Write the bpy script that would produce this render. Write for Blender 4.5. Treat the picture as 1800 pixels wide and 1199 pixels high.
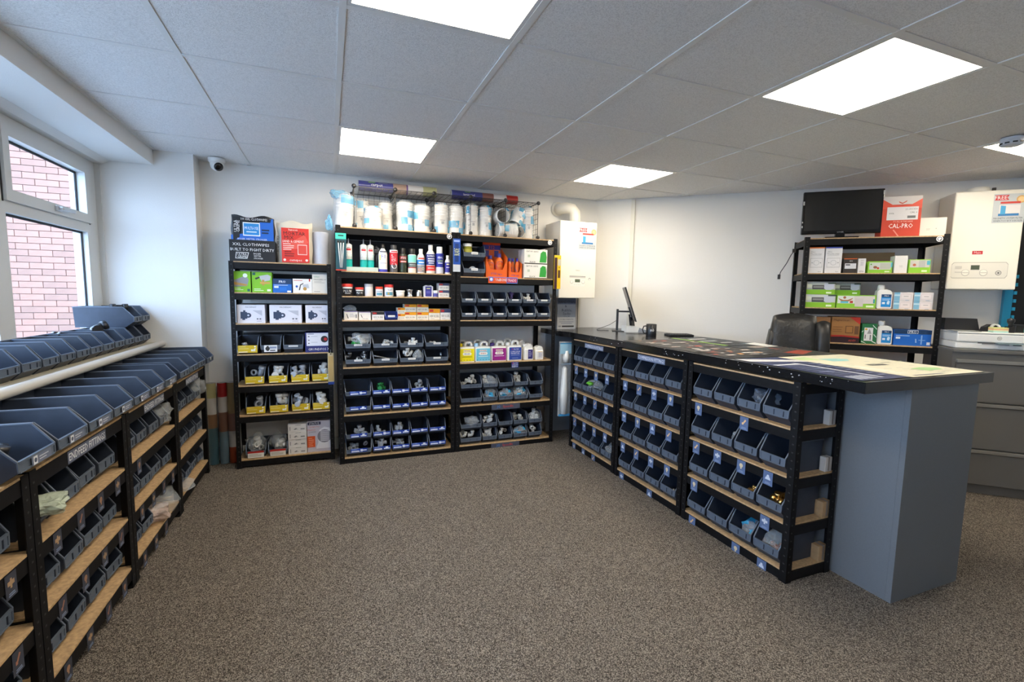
import bpy, bmesh, math, random
from mathutils import Vector, Matrix
random.seed(7)
PI = math.pi
C = bpy.context.scene.collection
for o in list(bpy.data.objects): bpy.data.objects.remove(o)
sc = bpy.context.scene

# ---------------------------------------------------------------- camera
def cam_axes(y, p, r):
    f = Vector((math.sin(y)*math.cos(p), math.cos(y)*math.cos(p), -math.sin(p)))
    rt = Vector((math.cos(y), -math.sin(y), 0)); up = rt.cross(f)
    c, s = math.cos(r), math.sin(r)
    return c*rt+s*up, -s*rt+c*up, f
R_, U_, F_ = cam_axes(.3730, .1000, .0172)
cd = bpy.data.cameras.new('camera'); cam = bpy.data.objects.new('camera', cd); C.objects.link(cam)
M = Matrix((R_, U_, -F_)).transposed().to_4x4(); M.translation = Vector((0, 0, 1.32)); cam.matrix_world = M
cd.sensor_width = 36; cd.lens = 36*823.43/1800; cd.clip_start = .02
sc.camera = cam

# ---------------------------------------------------------------- world, exposure
w = bpy.data.worlds.new('overcast_sky'); sc.world = w; w.use_nodes = True
nt = w.node_tree; bg = nt.nodes['Background']
tc = nt.nodes.new('ShaderNodeTexCoord'); sp = nt.nodes.new('ShaderNodeSeparateXYZ'); rp = nt.nodes.new('ShaderNodeValToRGB')
nt.links.new(tc.outputs['Generated'], sp.inputs[0]); nt.links.new(sp.outputs['Z'], rp.inputs[0]); nt.links.new(rp.outputs[0], bg.inputs['Color'])
rp.color_ramp.elements[0].color = (.50, .70, 1, 1); rp.color_ramp.elements[1].color = (.40, .63, 1, 1)
bg.inputs['Strength'].default_value = 6.0
sc.view_settings.view_transform = 'Standard'; sc.view_settings.look = 'None'
sc.view_settings.exposure = 0.95; sc.view_settings.gamma = 1; sc.view_settings.use_curve_mapping = False
PANEL_STRENGTH = 11.0

# ---------------------------------------------------------------- materials
MC = {}
def lin(h):
    h = h.lstrip('#'); v = [int(h[i:i+2], 16)/255 for i in (0, 2, 4)]
    return tuple(c/12.92 if c <= .04045 else ((c+.055)/1.055)**2.4 for c in v)+(1,)
def mat(name, col, rough=.5, metal=0, noise=0, nscale=8, bump=0, bscale=60, emit=0, spec=.5, coat=0):
    if name in MC: return MC[name]
    m = bpy.data.materials.new(name); m.use_nodes = True; n = m.node_tree.nodes; l = m.node_tree.links
    b = n['Principled BSDF']; c = lin(col) if isinstance(col, str) else tuple(col)+(1,)
    b.inputs['Base Color'].default_value = c; b.inputs['Roughness'].default_value = rough; b.inputs['Metallic'].default_value = metal
    b.inputs['Specular IOR Level'].default_value = spec; b.inputs['Coat Weight'].default_value = coat
    if noise or bump: t = n.new('ShaderNodeTexCoord')
    if noise:
        x = n.new('ShaderNodeTexNoise'); x.inputs['Scale'].default_value = nscale; x.inputs['Detail'].default_value = 4
        r = n.new('ShaderNodeValToRGB'); l.new(t.outputs['Object'], x.inputs['Vector']); l.new(x.outputs[0], r.inputs[0])
        r.color_ramp.elements[0].position = .3; r.color_ramp.elements[1].position = .7
        r.color_ramp.elements[0].color = tuple(k*(1-noise) for k in c[:3])+(1,); r.color_ramp.elements[1].color = tuple(min(1, k*(1+noise)) for k in c[:3])+(1,)
        l.new(r.outputs[0], b.inputs['Base Color'])
    if bump:
        x = n.new('ShaderNodeTexNoise'); x.inputs['Scale'].default_value = bscale; x.inputs['Detail'].default_value = 3
        bp = n.new('ShaderNodeBump'); bp.inputs['Strength'].default_value = bump; bp.inputs['Distance'].default_value = .01
        l.new(t.outputs['Object'], x.inputs['Vector']); l.new(x.outputs[0], bp.inputs['Height']); l.new(bp.outputs[0], b.inputs['Normal'])
    if emit: b.inputs['Emission Color'].default_value = c; b.inputs['Emission Strength'].default_value = emit
    MC[name] = m; return m
def P(h, rough=.45): return mat('print_'+h, h, rough)
def speckle(name, cols, scale, rough=.95, bump=.6, scale2=6, mul=.35):
    m = bpy.data.materials.new(name); m.use_nodes = True; n = m.node_tree.nodes; l = m.node_tree.links; b = n['Principled BSDF']
    t = n.new('ShaderNodeTexCoord'); v = n.new('ShaderNodeTexVoronoi'); v.inputs['Scale'].default_value = scale
    s = n.new('ShaderNodeSeparateColor'); r = n.new('ShaderNodeValToRGB'); r.color_ramp.interpolation = 'LINEAR'
    l.new(t.outputs['Object'], v.inputs['Vector']); l.new(v.outputs['Color'], s.inputs[0]); l.new(s.outputs[0], r.inputs[0])
    e = r.color_ramp.elements
    for i, c in enumerate(cols):
        q = e[i] if i < 2 else e.new(.5)
        q.color = lin(c)
    for i, q in enumerate(sorted(list(e), key=lambda q: q.position)): q.position = i/(len(cols)-1)
    for i, c in enumerate(cols): r.color_ramp.elements[i].color = lin(c)
    x = n.new('ShaderNodeTexNoise'); x.inputs['Scale'].default_value = scale2; x.inputs['Detail'].default_value = 5; l.new(t.outputs['Object'], x.inputs['Vector'])
    mx = n.new('ShaderNodeMix'); mx.data_type = 'RGBA'; mx.blend_type = 'MULTIPLY'; mx.inputs[0].default_value = mul
    l.new(r.outputs[0], mx.inputs[6]); l.new(x.outputs[0], mx.inputs[7]); l.new(mx.outputs[2], b.inputs['Base Color'])
    bp = n.new('ShaderNodeBump'); bp.inputs['Strength'].default_value = bump; bp.inputs['Distance'].default_value = .004
    l.new(v.outputs['Distance'], bp.inputs['Height']); l.new(bp.outputs[0], b.inputs['Normal'])
    b.inputs['Roughness'].default_value = rough; b.inputs['Specular IOR Level'].default_value = .15
    return m
def film(name, col, tr=.75, rough=.15, bump=0):
    m = bpy.data.materials.new(name); m.use_nodes = True; n = m.node_tree.nodes; l = m.node_tree.links
    b = n['Principled BSDF']; b.inputs['Base Color'].default_value = lin(col); b.inputs['Roughness'].default_value = rough
    t = n.new('ShaderNodeBsdfTransparent'); x = n.new('ShaderNodeMixShader'); x.inputs[0].default_value = tr
    l.new(b.outputs[0], x.inputs[1]); l.new(t.outputs[0], x.inputs[2]); l.new(x.outputs[0], n['Material Output'].inputs['Surface'])
    if bump:
        tc = n.new('ShaderNodeTexCoord'); z = n.new('ShaderNodeTexNoise'); z.inputs['Scale'].default_value = 25; bp = n.new('ShaderNodeBump')
        bp.inputs['Strength'].default_value = bump; bp.inputs['Distance'].default_value = .02
        l.new(tc.outputs['Object'], z.inputs['Vector']); l.new(z.outputs[0], bp.inputs['Height']); l.new(bp.outputs[0], b.inputs['Normal'])
    return m
WALL = mat('white_wall_paint', (.80, .79, .765), .75, bump=.12, bscale=180, noise=.015, nscale=3)
WALLC = mat('lamp_tinted_white_paint', (.82, .80, .755), .75, bump=.12, bscale=180)  # white paint, with the lamps' warm glow mixed into its colour
TILE = speckle('ceiling_tile', ['dcdcdc', 'f0f0f0', 'f6f6f6'], 330, .95, .25, 30, .04)
GRIDM = mat('ceiling_grid_metal', (.78, .78, .77), .5)
CARPET = speckle('carpet', ['221f1c', '6f665d', '4f4943', 'b0a597', '7d746a'], 330, 1, .9, 5, .2)
BLACKM = mat('black_powder_coat', (.004, .004, .005), .55, noise=.3, nscale=30, spec=.25)
SLOT = mat('slot_steel', (.025, .025, .025), .5)
BOARD = mat('tan_chipboard', (.50, .33, .17), .7, noise=.22, nscale=70)
BIN = mat('slate_plastic_shaded', (.030, .040, .062), .45, noise=.12, nscale=20)  # body colour darkened to hold the shade inside the bins
BINR = mat('slate_plastic_lit_rim', (.10, .125, .165), .45)  # same plastic made paler, daylight on the lips put into the colour
BINB = mat('blue_plastic', (.02, .05, .28), .4)
LAMP = mat('light_diffuser', (1, .89, .72), .5, emit=PANEL_STRENGTH)
FRAMEW = mat('white_window_plastic', (.66, .67, .66), .35)
GASK = mat('black_rubber', (.01, .01, .012), .6)
TOPM = mat('black_speckled_laminate', (.007, .007, .008), .2, noise=.5, nscale=120)
SCRATCH = mat('chipped_laminate', (.5, .5, .5), .6)
GREYP = mat('grey_panel', (.15, .165, .185), .55, noise=.04, nscale=200)
CABM = mat('grey_cabinet_steel', (.15, .145, .135), .42)
CHROME = mat('brushed_metal', (.6, .6, .6), .3, 1)
BRASS = mat('brass', (.75, .50, .18), .28, 1)
COPPER = mat('copper', (.85, .36, .20), .28, 1)
WPL = mat('white_plastic', (.82, .81, .77), .35)
WPLC = mat('creamy_white_enamel', (.84, .80, .70), .35)
GPL = mat('light_grey_plastic', (.5, .53, .58), .4)
BPL = mat('black_plastic', (.015, .015, .017), .35)
LEATHER = mat('black_leather', (.013, .0125, .012), .42, bump=.25, bscale=40)
CARD = mat('brown_cardboard', (.42, .27, .14), .8, noise=.1, nscale=40)
FILM = film('clear_film', 'e6ecf0', .76, .08, 1)
FILMB = film('blue_printed_film', '3fb4e8', .45, .2, .5)
GLASS = film('window_glass', 'ffffff', .95, .02)
BRICK = mat('red_brick', (.29, .14, .098), .85, noise=.12, nscale=6, bump=.2, bscale=60)
BRICK2 = mat('dark_red_brick', (.24, .125, .09), .85, noise=.12, nscale=6, bump=.2, bscale=60)
MORT = mat('mortar', (.11, .07, .06), .9)

# ---------------------------------------------------------------- mesh helpers
def bm_new(): return bmesh.new()
def box(bm, x0, y0, z0, x1, y1, z1, mi=0, bev=0):
    r = bmesh.ops.create_cube(bm, size=1); vs = r['verts']
    for v in vs: v.co = Vector(((x0+x1)/2+v.co.x*(x1-x0), (y0+y1)/2+v.co.y*(y1-y0), (z0+z1)/2+v.co.z*(z1-z0)))
    fs = set(f for v in vs for f in v.link_faces)
    for f in fs: f.material_index = mi
    if bev:
        es = set(e for f in fs for e in f.edges)
        g = bmesh.ops.bevel(bm, geom=list(es), offset=bev, segments=2, affect='EDGES', profile=.5)
        for f in g['faces']: f.material_index = mi
def prism(bm, pts, axis, a, b, mi=0):
    """extrude a 2-D outline along axis from a to b"""
    def mk(p, t): return {'x': (t, p[0], p[1]), 'y': (p[0], t, p[1]), 'z': (p[0], p[1], t)}[axis]
    A = [bm.verts.new(mk(p, a)) for p in pts]; B = [bm.verts.new(mk(p, b)) for p in pts]
    fs = [bm.faces.new(A), bm.faces.new(list(reversed(B)))]
    n = len(pts)
    for i in range(n): fs.append(bm.faces.new([A[i], B[i], B[(i+1) % n], A[(i+1) % n]]))
    for f in fs: f.material_index = mi
def quad(bm, p, mi=0):
    f = bm.faces.new([bm.verts.new(q) for q in p]); f.material_index = mi
def lathe(bm, prof, seg=20, mi=0, c=(0, 0, 0), axis='z', cap=True):
    rings = []
    for r, z in prof:
        ring = []
        for k in range(seg):
            a = 2*PI*k/seg; q = (r*math.cos(a), r*math.sin(a), z)
            if axis == 'y': q = (q[0], q[2], q[1])
            if axis == 'x': q = (q[2], q[0], q[1])
            ring.append(bm.verts.new((q[0]+c[0], q[1]+c[1], q[2]+c[2])))
        rings.append(ring)
    for i in range(len(rings)-1):
        for k in range(seg):
            f = bm.faces.new([rings[i][k], rings[i][(k+1) % seg], rings[i+1][(k+1) % seg], rings[i+1][k]]); f.material_index = mi; f.smooth = True
    if cap:
        for ring in (rings[0], rings[-1]):
            f = bm.faces.new(ring); f.material_index = mi
def tube(bm, pts, r, seg=8, mi=0, cap=True):
    pts = [Vector(p) for p in pts]; rings = []; up = Vector((0, 0, 1)); prev = None
    for i, p in enumerate(pts):
        d = (pts[min(i+1, len(pts)-1)]-pts[max(i-1, 0)]).normalized()
        if prev is None: prev = d.cross(up) if abs(d.z) < .95 else d.cross(Vector((1, 0, 0)))
        s = (prev-d*prev.dot(d)).normalized(); prev = s; t = d.cross(s)
        rr = r[i] if isinstance(r, (list, tuple)) else r
        rings.append([bm.verts.new(p+s*rr*math.cos(2*PI*k/seg)+t*rr*math.sin(2*PI*k/seg)) for k in range(seg)])
    for i in range(len(rings)-1):
        for k in range(seg):
            f = bm.faces.new([rings[i][k], rings[i][(k+1) % seg], rings[i+1][(k+1) % seg], rings[i+1][k]]); f.material_index = mi; f.smooth = True
    if cap:
        for ring in (rings[0], rings[-1]):
            f = bm.faces.new(ring); f.material_index = mi
def to_mesh(name, bm, mats):
    bmesh.ops.recalc_face_normals(bm, faces=bm.faces)
    me = bpy.data.meshes.new(name); bm.to_mesh(me); bm.free()
    for m in (mats if isinstance(mats, (list, tuple)) else [mats]): me.materials.append(m)
    return me
def obj(name, me, mats=None, parent=None, loc=None, rz=0):
    if isinstance(me, bmesh.types.BMesh): me = to_mesh(name, me, mats)
    o = bpy.data.objects.new(name, me); C.objects.link(o)
    if parent: o.parent = parent
    if loc: o.location = loc
    if rz: o.rotation_euler.z = rz
    return o
def tag(o, label, cat, group=None, kind=None):
    if label: o['label'] = label
    if cat: o['category'] = cat
    if group: o['group'] = group
    if kind: o['kind'] = kind
    return o
def empty(name, label, cat, loc=(0, 0, 0), rz=0, group=None):
    o = bpy.data.objects.new(name, None); C.objects.link(o); o.empty_display_size = .05
    o.location = loc; o.rotation_euler.z = rz
    return tag(o, label, cat, group)
class Frame:
    def __init__(s, x, y, deg, z=0): s.o = Vector((x, y, z)); s.r = math.radians(deg)
    def w(s, x, y, z): c, n = math.cos(s.r), math.sin(s.r); return (s.o.x+c*x-n*y, s.o.y+n*x+c*y, s.o.z+z)
    def put(s, o, x, y, z, rz=0): o.location = s.w(x, y, z); o.rotation_euler.z = s.r+rz; return o
def struct(name, bm, m, parent=None):
    o = obj(name, bm, m, parent)
    if not parent: o['kind'] = 'structure'
    return o
TC = {}
def text_geo(s):
    if s in TC: return TC[s]
    cu = bpy.data.curves.new('t', 'FONT'); cu.body = s; cu.size = 1; cu.resolution_u = 1; cu.fill_mode = 'FRONT'
    o = bpy.data.objects.new('t', cu); C.objects.link(o)
    dg = bpy.context.evaluated_depsgraph_get(); me = bpy.data.meshes.new_from_object(o.evaluated_get(dg))
    vs = [(v.co.x, v.co.y) for v in me.vertices]; fs = [tuple(p.vertices) for p in me.polygons]
    bpy.data.objects.remove(o); bpy.data.curves.remove(cu); bpy.data.meshes.remove(me)
    x0 = min(v[0] for v in vs); x1 = max(v[0] for v in vs); y0 = min(v[1] for v in vs); y1 = max(v[1] for v in vs)
    vs = [(v[0]-(x0+x1)/2, v[1]-(y0+y1)/2) for v in vs]
    TC[s] = (vs, fs, x1-x0, y1-y0); return TC[s]
def decal(parent, name, w, h, items, bend=None, off=.0006, face='front', rx=0, cache=None, loc=(0, 0, 0), yoff=0):
    """flat print on the face y=0 of a thing, x from -w/2 to w/2, z from 0 to h. items: r rect, t text, c disc, p polygon"""
    bm = bm_new(); mats = []; lay = 0
    def mi(c):
        m = c if not isinstance(c, str) else P(c)
        if m not in mats: mats.append(m)
        return mats.index(m)
    def pt(x, z, e):
        if bend:
            a = x/bend; r = bend+e; return (r*math.sin(a), -r*math.cos(a), z)
        if face == 'front': return (x, -e, z)
        if face == 'top': return (x, z, e)
    for it in items:
        lay += 1; e = off+lay*.0002; k = it[0]
        if k == 'r':
            x0, z0, x1, z1 = (it[1]-.5)*w, it[2]*h, (it[3]-.5)*w, it[4]*h; n = max(1, int(abs(x1-x0)/(bend*.35))) if bend else 1
            for q in range(n):
                a = x0+(x1-x0)*q/n; b = x0+(x1-x0)*(q+1)/n; quad(bm, [pt(a, z0, e), pt(b, z0, e), pt(b, z1, e), pt(a, z1, e)], mi(it[5]))
        elif k == 't':
            vs, fs, tw, th = text_geo(it[4]); s = it[3]*h/max(th, .4); mw = (it[6] if len(it) > 6 else .9)*w; sx = min(s, mw/tw)
            ang = it[7] if len(it) > 7 else 0; ca, sa = math.cos(ang), math.sin(ang)
            cx, cz = (it[1]-.5)*w, it[2]*h
            V = [bm.verts.new(pt(cx+v[0]*sx*ca-v[1]*s*sa, cz+v[0]*sx*sa+v[1]*s*ca, e)) for v in vs]; m_ = mi(it[5])
            for f in fs:
                try: q = bm.faces.new([V[i] for i in f]); q.material_index = m_
                except ValueError: pass
        elif k == 'c':
            cx, cz, r = (it[1]-.5)*w, it[2]*h, it[3]*h; ry = (it[5] if len(it) > 5 else 1)*r
            f = bm.faces.new([bm.verts.new(pt(cx+r*math.cos(2*PI*q/16), cz+ry*math.sin(2*PI*q/16), e)) for q in range(16)]); f.material_index = mi(it[4])
        elif k == 'p':
            f = bm.faces.new([bm.verts.new(pt((a-.5)*w, b*h, e)) for a, b in it[1]]); f.material_index = mi(it[2])
    me = bpy.data.meshes.new(name); bm.normal_update()
    bm.to_mesh(me); bm.free()
    for m in mats: me.materials.append(m)
    return obj(name, me, None, parent, loc)
def lines(x0, x1, z1, n, dz, c, th=.025, seed=1):
    rr = random.Random(seed); return [('r', x0, z1-i*dz-th, x0+(x1-x0)*rr.uniform(.6, 1), z1-i*dz, c) for i in range(n)]

# ---------------------------------------------------------------- room shell
GX0, GY0, G = -.5386, 2.326, .6
CH = 2.25
D0 = Vector((2.49, 4.11)); DA = math.radians(42); DT = Vector((math.cos(DA), -math.sin(DA))); DN = Vector((-math.sin(DA), -math.cos(DA)))
YB, XR = -2.7, 5.3
sR = (XR-D0.x)/DT.x; DE = D0+DT*sR
bm = bm_new(); prism(bm, [(-1.42, YB), (XR, YB), (XR, DE.y), (D0.x, D0.y), (-.86, 4.11), (-1.42, 4.11)], 'z', -.08, 0); floor = struct('floor', bm, CARPET)
bm = bm_new(); box(bm, -.86, 4.11, 0, 2.55, 4.25, CH+.1); wb = struct('wall_back', bm, WALL)
bm = bm_new(); box(bm, -1.42, 3.95, 0, -.86, 4.25, CH+.1); struct('wall_pier', bm, WALL)
bm = bm_new(); e = D0+DT*sR; n_ = -DN*.14
prism(bm, [(D0.x, D0.y), (e.x, e.y), (e.x+n_.x, e.y+n_.y), (D0.x+n_.x, D0.y+n_.y)], 'z', 0, CH+.1); struct('wall_diagonal', bm, WALLC)
bm = bm_new(); box(bm, XR, YB, 0, XR+.14, DE.y, CH+.1); struct('wall_right', bm, WALL)
bm = bm_new(); box(bm, -1.6, YB-.14, 0, XR+.14, YB, CH+.1); struct('wall_front', bm, WALL)
# left wall: low wall with ledge, pieces between the windows, lintel
bm = bm_new(); box(bm, -1.55, YB, 0, -1.14, 3.95, .915); box(bm, -1.55, 3.985, .915, -1.42, 4.25, CH+.1); box(bm, -1.55, YB, 2.125, -1.42, 3.985, CH+.1); box(bm, -1.55, YB, .915, -1.42, -1.1, 2.125)
wl = struct('wall_left', bm, WALL)
bm = bm_new(); box(bm, -1.419, YB, .915, -1.115, 3.949, .94); ledge = struct('trim_1', bm, mat('ledge_board', (.55, .50, .38), .6)); ledge['label'] = 'painted ledge board under the window'
bm = bm_new(); tube(bm, [(-1.098, YB, .932), (-1.098, 3.949, .932)], .021, 12); obj('bullnose_pipe', bm, mat('cream_gloss', (.78, .74, .66), .35), ledge)
bm = bm_new(); box(bm, -1.419, YB, 2.15, -1.09, 3.949, CH-.001); bk = struct('trim_2', bm, WALL)
bm = bm_new(); prism(bm, [(-1.419, 2.125), (-1.37, 2.125), (-1.33, 2.149), (-1.419, 2.149)], 'y', YB, 3.949); obj('cove', bm, WALL, bk)
# diagonal wall: trunking
FD = Frame(D0.x, D0.y, -42)          # local x along the wall, local y into the wall
bm = bm_new(); box(bm, 0, -.03, 0, .035, 0, CH-.01); t = struct('trim_3', bm, mat('cream_trunking', (.74, .71, .62), .5)); FD.put(t, .33, 0, 0)
bm = bm_new(); box(bm, 0, -.018, 0, .02, 0, 1.35); t = struct('trim_4', bm, MC['cream_trunking']); t.location = (2.30, 4.11, 0)
bm = bm_new(); box(bm, 0, 0, 0, 3.35, -.018, .1); b_ = struct('baseboard_back', bm, FRAMEW); b_.location = (-.86, 4.11, 0)
bm = bm_new(); box(bm, .02, -.018, 0, 3.75, 0, .1); b_ = struct('baseboard_diagonal', bm, FRAMEW); FD.put(b_, 0, 0, 0)

bm = bm_new(); box(bm, XR-.018, YB+.02, 0, XR, 1.55, .1); struct('baseboard_right', bm, FRAMEW)
# ceiling: slab, grid and tiles
bm = bm_new(); box(bm, -1.56, YB-.14, CH+.1, XR+.14, 4.25, CH+.16); ceil = struct('ceiling', bm, TILE)
def clip(bm):
    g = list(bm.verts)+list(bm.edges)+list(bm.faces)
    r = bmesh.ops.bisect_plane(bm, geom=g, plane_co=(D0.x, D0.y, 0), plane_no=(-DN.x, -DN.y, 0), clear_outer=True)
    ed = [x for x in r['geom_cut'] if isinstance(x, bmesh.types.BMEdge)]
    if ed: bmesh.ops.edgeloop_fill(bm, edges=ed)
lights = set((i, j) for i in (1, 4, 7) for j in (1, -2, -5) if (i, j) not in ((7, -5), (4, -5)))
LC = []
fullme = None
for i in range(-1, 10):
    for j in range(-9, 3):
        x0 = GX0+i*G+.012; x1 = x0+G-.024; y0 = GY0+j*G+.012; y1 = y0+G-.024
        if (i, j) in lights:
            if (Vector((x1, y1))-D0).dot(DN) > 0: LC.append((x0, y0, x1, y1, i, j)); continue
        x0 = max(x0, -1.088); x1 = min(x1, XR-.001); y0 = max(y0, YB+.001); y1 = min(y1, 4.109)
        if x1-x0 < .01 or y1-y0 < .01: continue
        dd = [(Vector(p)-D0).dot(DN) for p in ((x0, y0), (x1, y0), (x1, y1), (x0, y1))]
        if max(dd) < .01: continue
        whole = min(dd) > 0 and abs(x1-x0-.576) < 1e-6 and abs(y1-y0-.576) < 1e-6
        if whole:
            if not fullme:
                bm = bm_new(); box(bm, 0, 0, 0, .576, .576, .018); fullme = to_mesh('ceiling_tile', bm, TILE)
            obj('ceiling_tile', fullme, None, ceil, (x0, y0, CH)); continue
        bm = bm_new(); box(bm, x0, y0, CH, x1, y1, CH+.018)
        if min(dd) < 0: clip(bm)
        if len(bm.faces): obj('ceiling_tile', bm, TILE, ceil)
        else: bm.free()
bm = bm_new()
for i in range(-1, 11):
    x = GX0+i*G
    if x < -1.08 or x > XR: continue
    ye = 4.108 if x < D0.x else D0.y-(x-D0.x)*math.tan(DA)-.02
    box(bm, x-.0118, YB+.001, CH-.004, x+.0118, ye, CH+.03)
obj('grid_bar', bm, GRIDM, ceil)
bm = bm_new()
for j in range(-8, 4):
    y = GY0+j*G
    if y > 4.1: continue
    xe = XR-.002; lim = D0.x+(D0.y-y)/math.tan(DA)-.02; xe = min(xe, lim)
    box(bm, -1.088, y-.0118, CH-.0035, xe, y+.0118, CH+.03)
obj('cross_bar', bm, GRIDM, ceil)
bm = bm_new(); box(bm, -.86, 4.09, CH-.004, 2.48, 4.1095, CH+.02); box(bm, -1.089, YB, CH-.004, -1.07, 3.949, CH+.02); obj('edge_trim', bm, GRIDM, ceil)
fr = bm_new()
for a in (0, 1): box(fr, .0, a*.561, 0, .576, a*.561+.015, .02); box(fr, a*.561, .0151, 0, a*.561+.015, .5609, .02)
frm = to_mesh('frame', fr, mat('lamp_frame', (.75, .75, .75), .4))
df = bm_new(); box(df, .0152, .0152, .001, .5608, .5608, .01); dfm = to_mesh('diffuser', df, LAMP)
LN = {(1, 1): 'square ceiling light panel above the middle back rack', (1, -2): 'ceiling light panel cut by the top edge left of centre', (4, 1): 'small square ceiling light panel near the pale boiler corner', (4, -2): 'large ceiling light panel above the black counter', (7, -2): 'ceiling light panel beside the smoke detector at right edge'}
for x0, y0, x1, y1, i, j in LC:
    t = empty('ceiling_light_panel', LN.get((i, j), 'ceiling light panel in the front part of the room behind the viewer'), 'ceiling light', (x0, y0, CH-.003), 0, 'light panels in the ceiling grid')
    obj('frame', frm, None, t); obj('diffuser', dfm, None, t)

# windows along the left wall, three mullions
WX = -1.42
def window(n, y0, y1, jr):
    bm = bm_new(); a, b = WX-.07, WX+.005
    box(bm, a, y0, .94, b, y0+.06, 2.124); box(bm, a, y1-jr, .94, b, y1, 2.124)
    box(bm, a, y0+.06, .94, b, y1-jr, 1.0); box(bm, a, y0+.06, 2.05, b, y1-jr, 2.124); box(bm, a, y0+.06, 1.665, b, y1-jr, 1.745)
    if n == 1: box(bm, b, y1-.045, .94, b+.03, y1, 2.124)
    W = struct('window_%d' % n, bm, FRAMEW)
    # casement (upper, opening) frame proud of the fixed frame
    bm = bm_new(); c0, c1, z0, z1 = y0+.045, y1-jr+.03, 1.72, 2.075; a2, b2 = WX-.05, WX+.022
    box(bm, a2, c0, z0, b2, c0+.05, z1); box(bm, a2, c1-.06, z0, b2, c1, z1); box(bm, a2, c0+.05, z0, b2, c1-.06, z0+.055); box(bm, a2, c0+.05, z1-.05, b2, c1-.06, z1)
    obj('casement', bm, FRAMEW, W)
    bm = bm_new(); g = .006
    box(bm, b+.0005, c0-g, z0-g, b+.004, c0, z1+g); box(bm, b+.0005, c1, z0-g, b+.004, c1+g, z1+g); box(bm, b+.0005, c0, z1, b+.004, c1, z1+g)
    box(bm, WX-.029, c0+.05, z0+.055, WX-.022, c0+.056, z1-.05); box(bm, WX-.029, c1-.072, z0+.055, WX-.022, c1-.06, z1-.05); box(bm, WX-.029, c0+.056, z1-.062, WX-.022, c1-.072, z1-.05)
    box(bm, WX-.029, y0+.06, 1.653, WX-.022, y1-jr, 1.665); box(bm, WX-.029, y1-jr-.01, 1.0, WX-.022, y1-jr, 1.653); obj('gasket', bm, GASK, W)
    bm = bm_new(); box(bm, WX-.036, y0+.06, 1.0, WX-.03, y1-jr-.01, 1.653); box(bm, WX-.036, c0+.056, z0+.055, WX-.03, c1-.072, z1-.062); obj('pane', bm, GLASS, W)
    bm = bm_new(); yc = (y0+y1)/2-.02; box(bm, b2, yc-.05, 1.735, b2+.012, yc+.0, 1.765, 0, .003); box(bm, b2+.012, yc-.035, 1.742, b2+.03, yc-.015, 1.76, 0, .003); box(bm, b2+.022, yc-.03, 1.742, b2+.034, yc+.1, 1.76, 0, .004)
    obj('handle', bm, mat('satin_handle', (.55, .56, .58), .3, .6), W)
window(1, 2.92, 3.985, .19)
window(2, 1.92, 2.92, .06); window(3, .92, 1.92, .06); window(4, -.08, .92, .06); window(5, -1.1, -.08, .06)

# brick building outside the window, one object per brick where it shows
BY = 7.35
bb = empty('brick_building', 'red brick wall of the building seen outside the left window', 'building', (-3.2, BY, -.4))
bm = bm_new(); box(bm, -1.1, .012, -.3, 4.2, .6, 5.2); obj('wall', bm, MORT, bb)
bm = bm_new(); box(bm, 0, 0, 0, .219, .03, .069, 0, .002); br1 = to_mesh('brick', bm, BRICK)
bm = bm_new(); box(bm, 0, 0, 0, .219, .03, .069, 0, .002); br2 = to_mesh('brick', bm, BRICK2)
rb = random.Random(3); cnt = 0
vis = []
for r in range(0, 60):
    for c in range(-4, 18):
        x = c*.225+(.1125 if r % 2 else 0); z = .35+r*.075
        vis.append((abs(x-.3), r, x, z))
near = [v for v in vis if -.6 < v[2] < 1.6 and .9 < v[3] < 3.9]
near.sort(key=lambda v: v[0]); near = near[:300]; ns = set((v[1], v[2]) for v in near)
far = bm_new()
for _, r, x, z in vis:
    if (r, x) in ns: obj('brick', rb.choice((br1, br1, br2)), None, bb, (x, rb.uniform(0, .003)-.006, z))
    else: box(far, x, -.004, z, x+.219, .02, z+.069)
o = obj('brickwork', far, BRICK, bb); o['kind'] = 'stuff'
bm = bm_new(); box(bm, -30, -10, -.6, -1.6, 7.2, -.5); g = obj('pavement', bm, mat('grey_paving', (.35, .34, .33), .9, noise=.1)); g['kind'] = 'structure'

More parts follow.
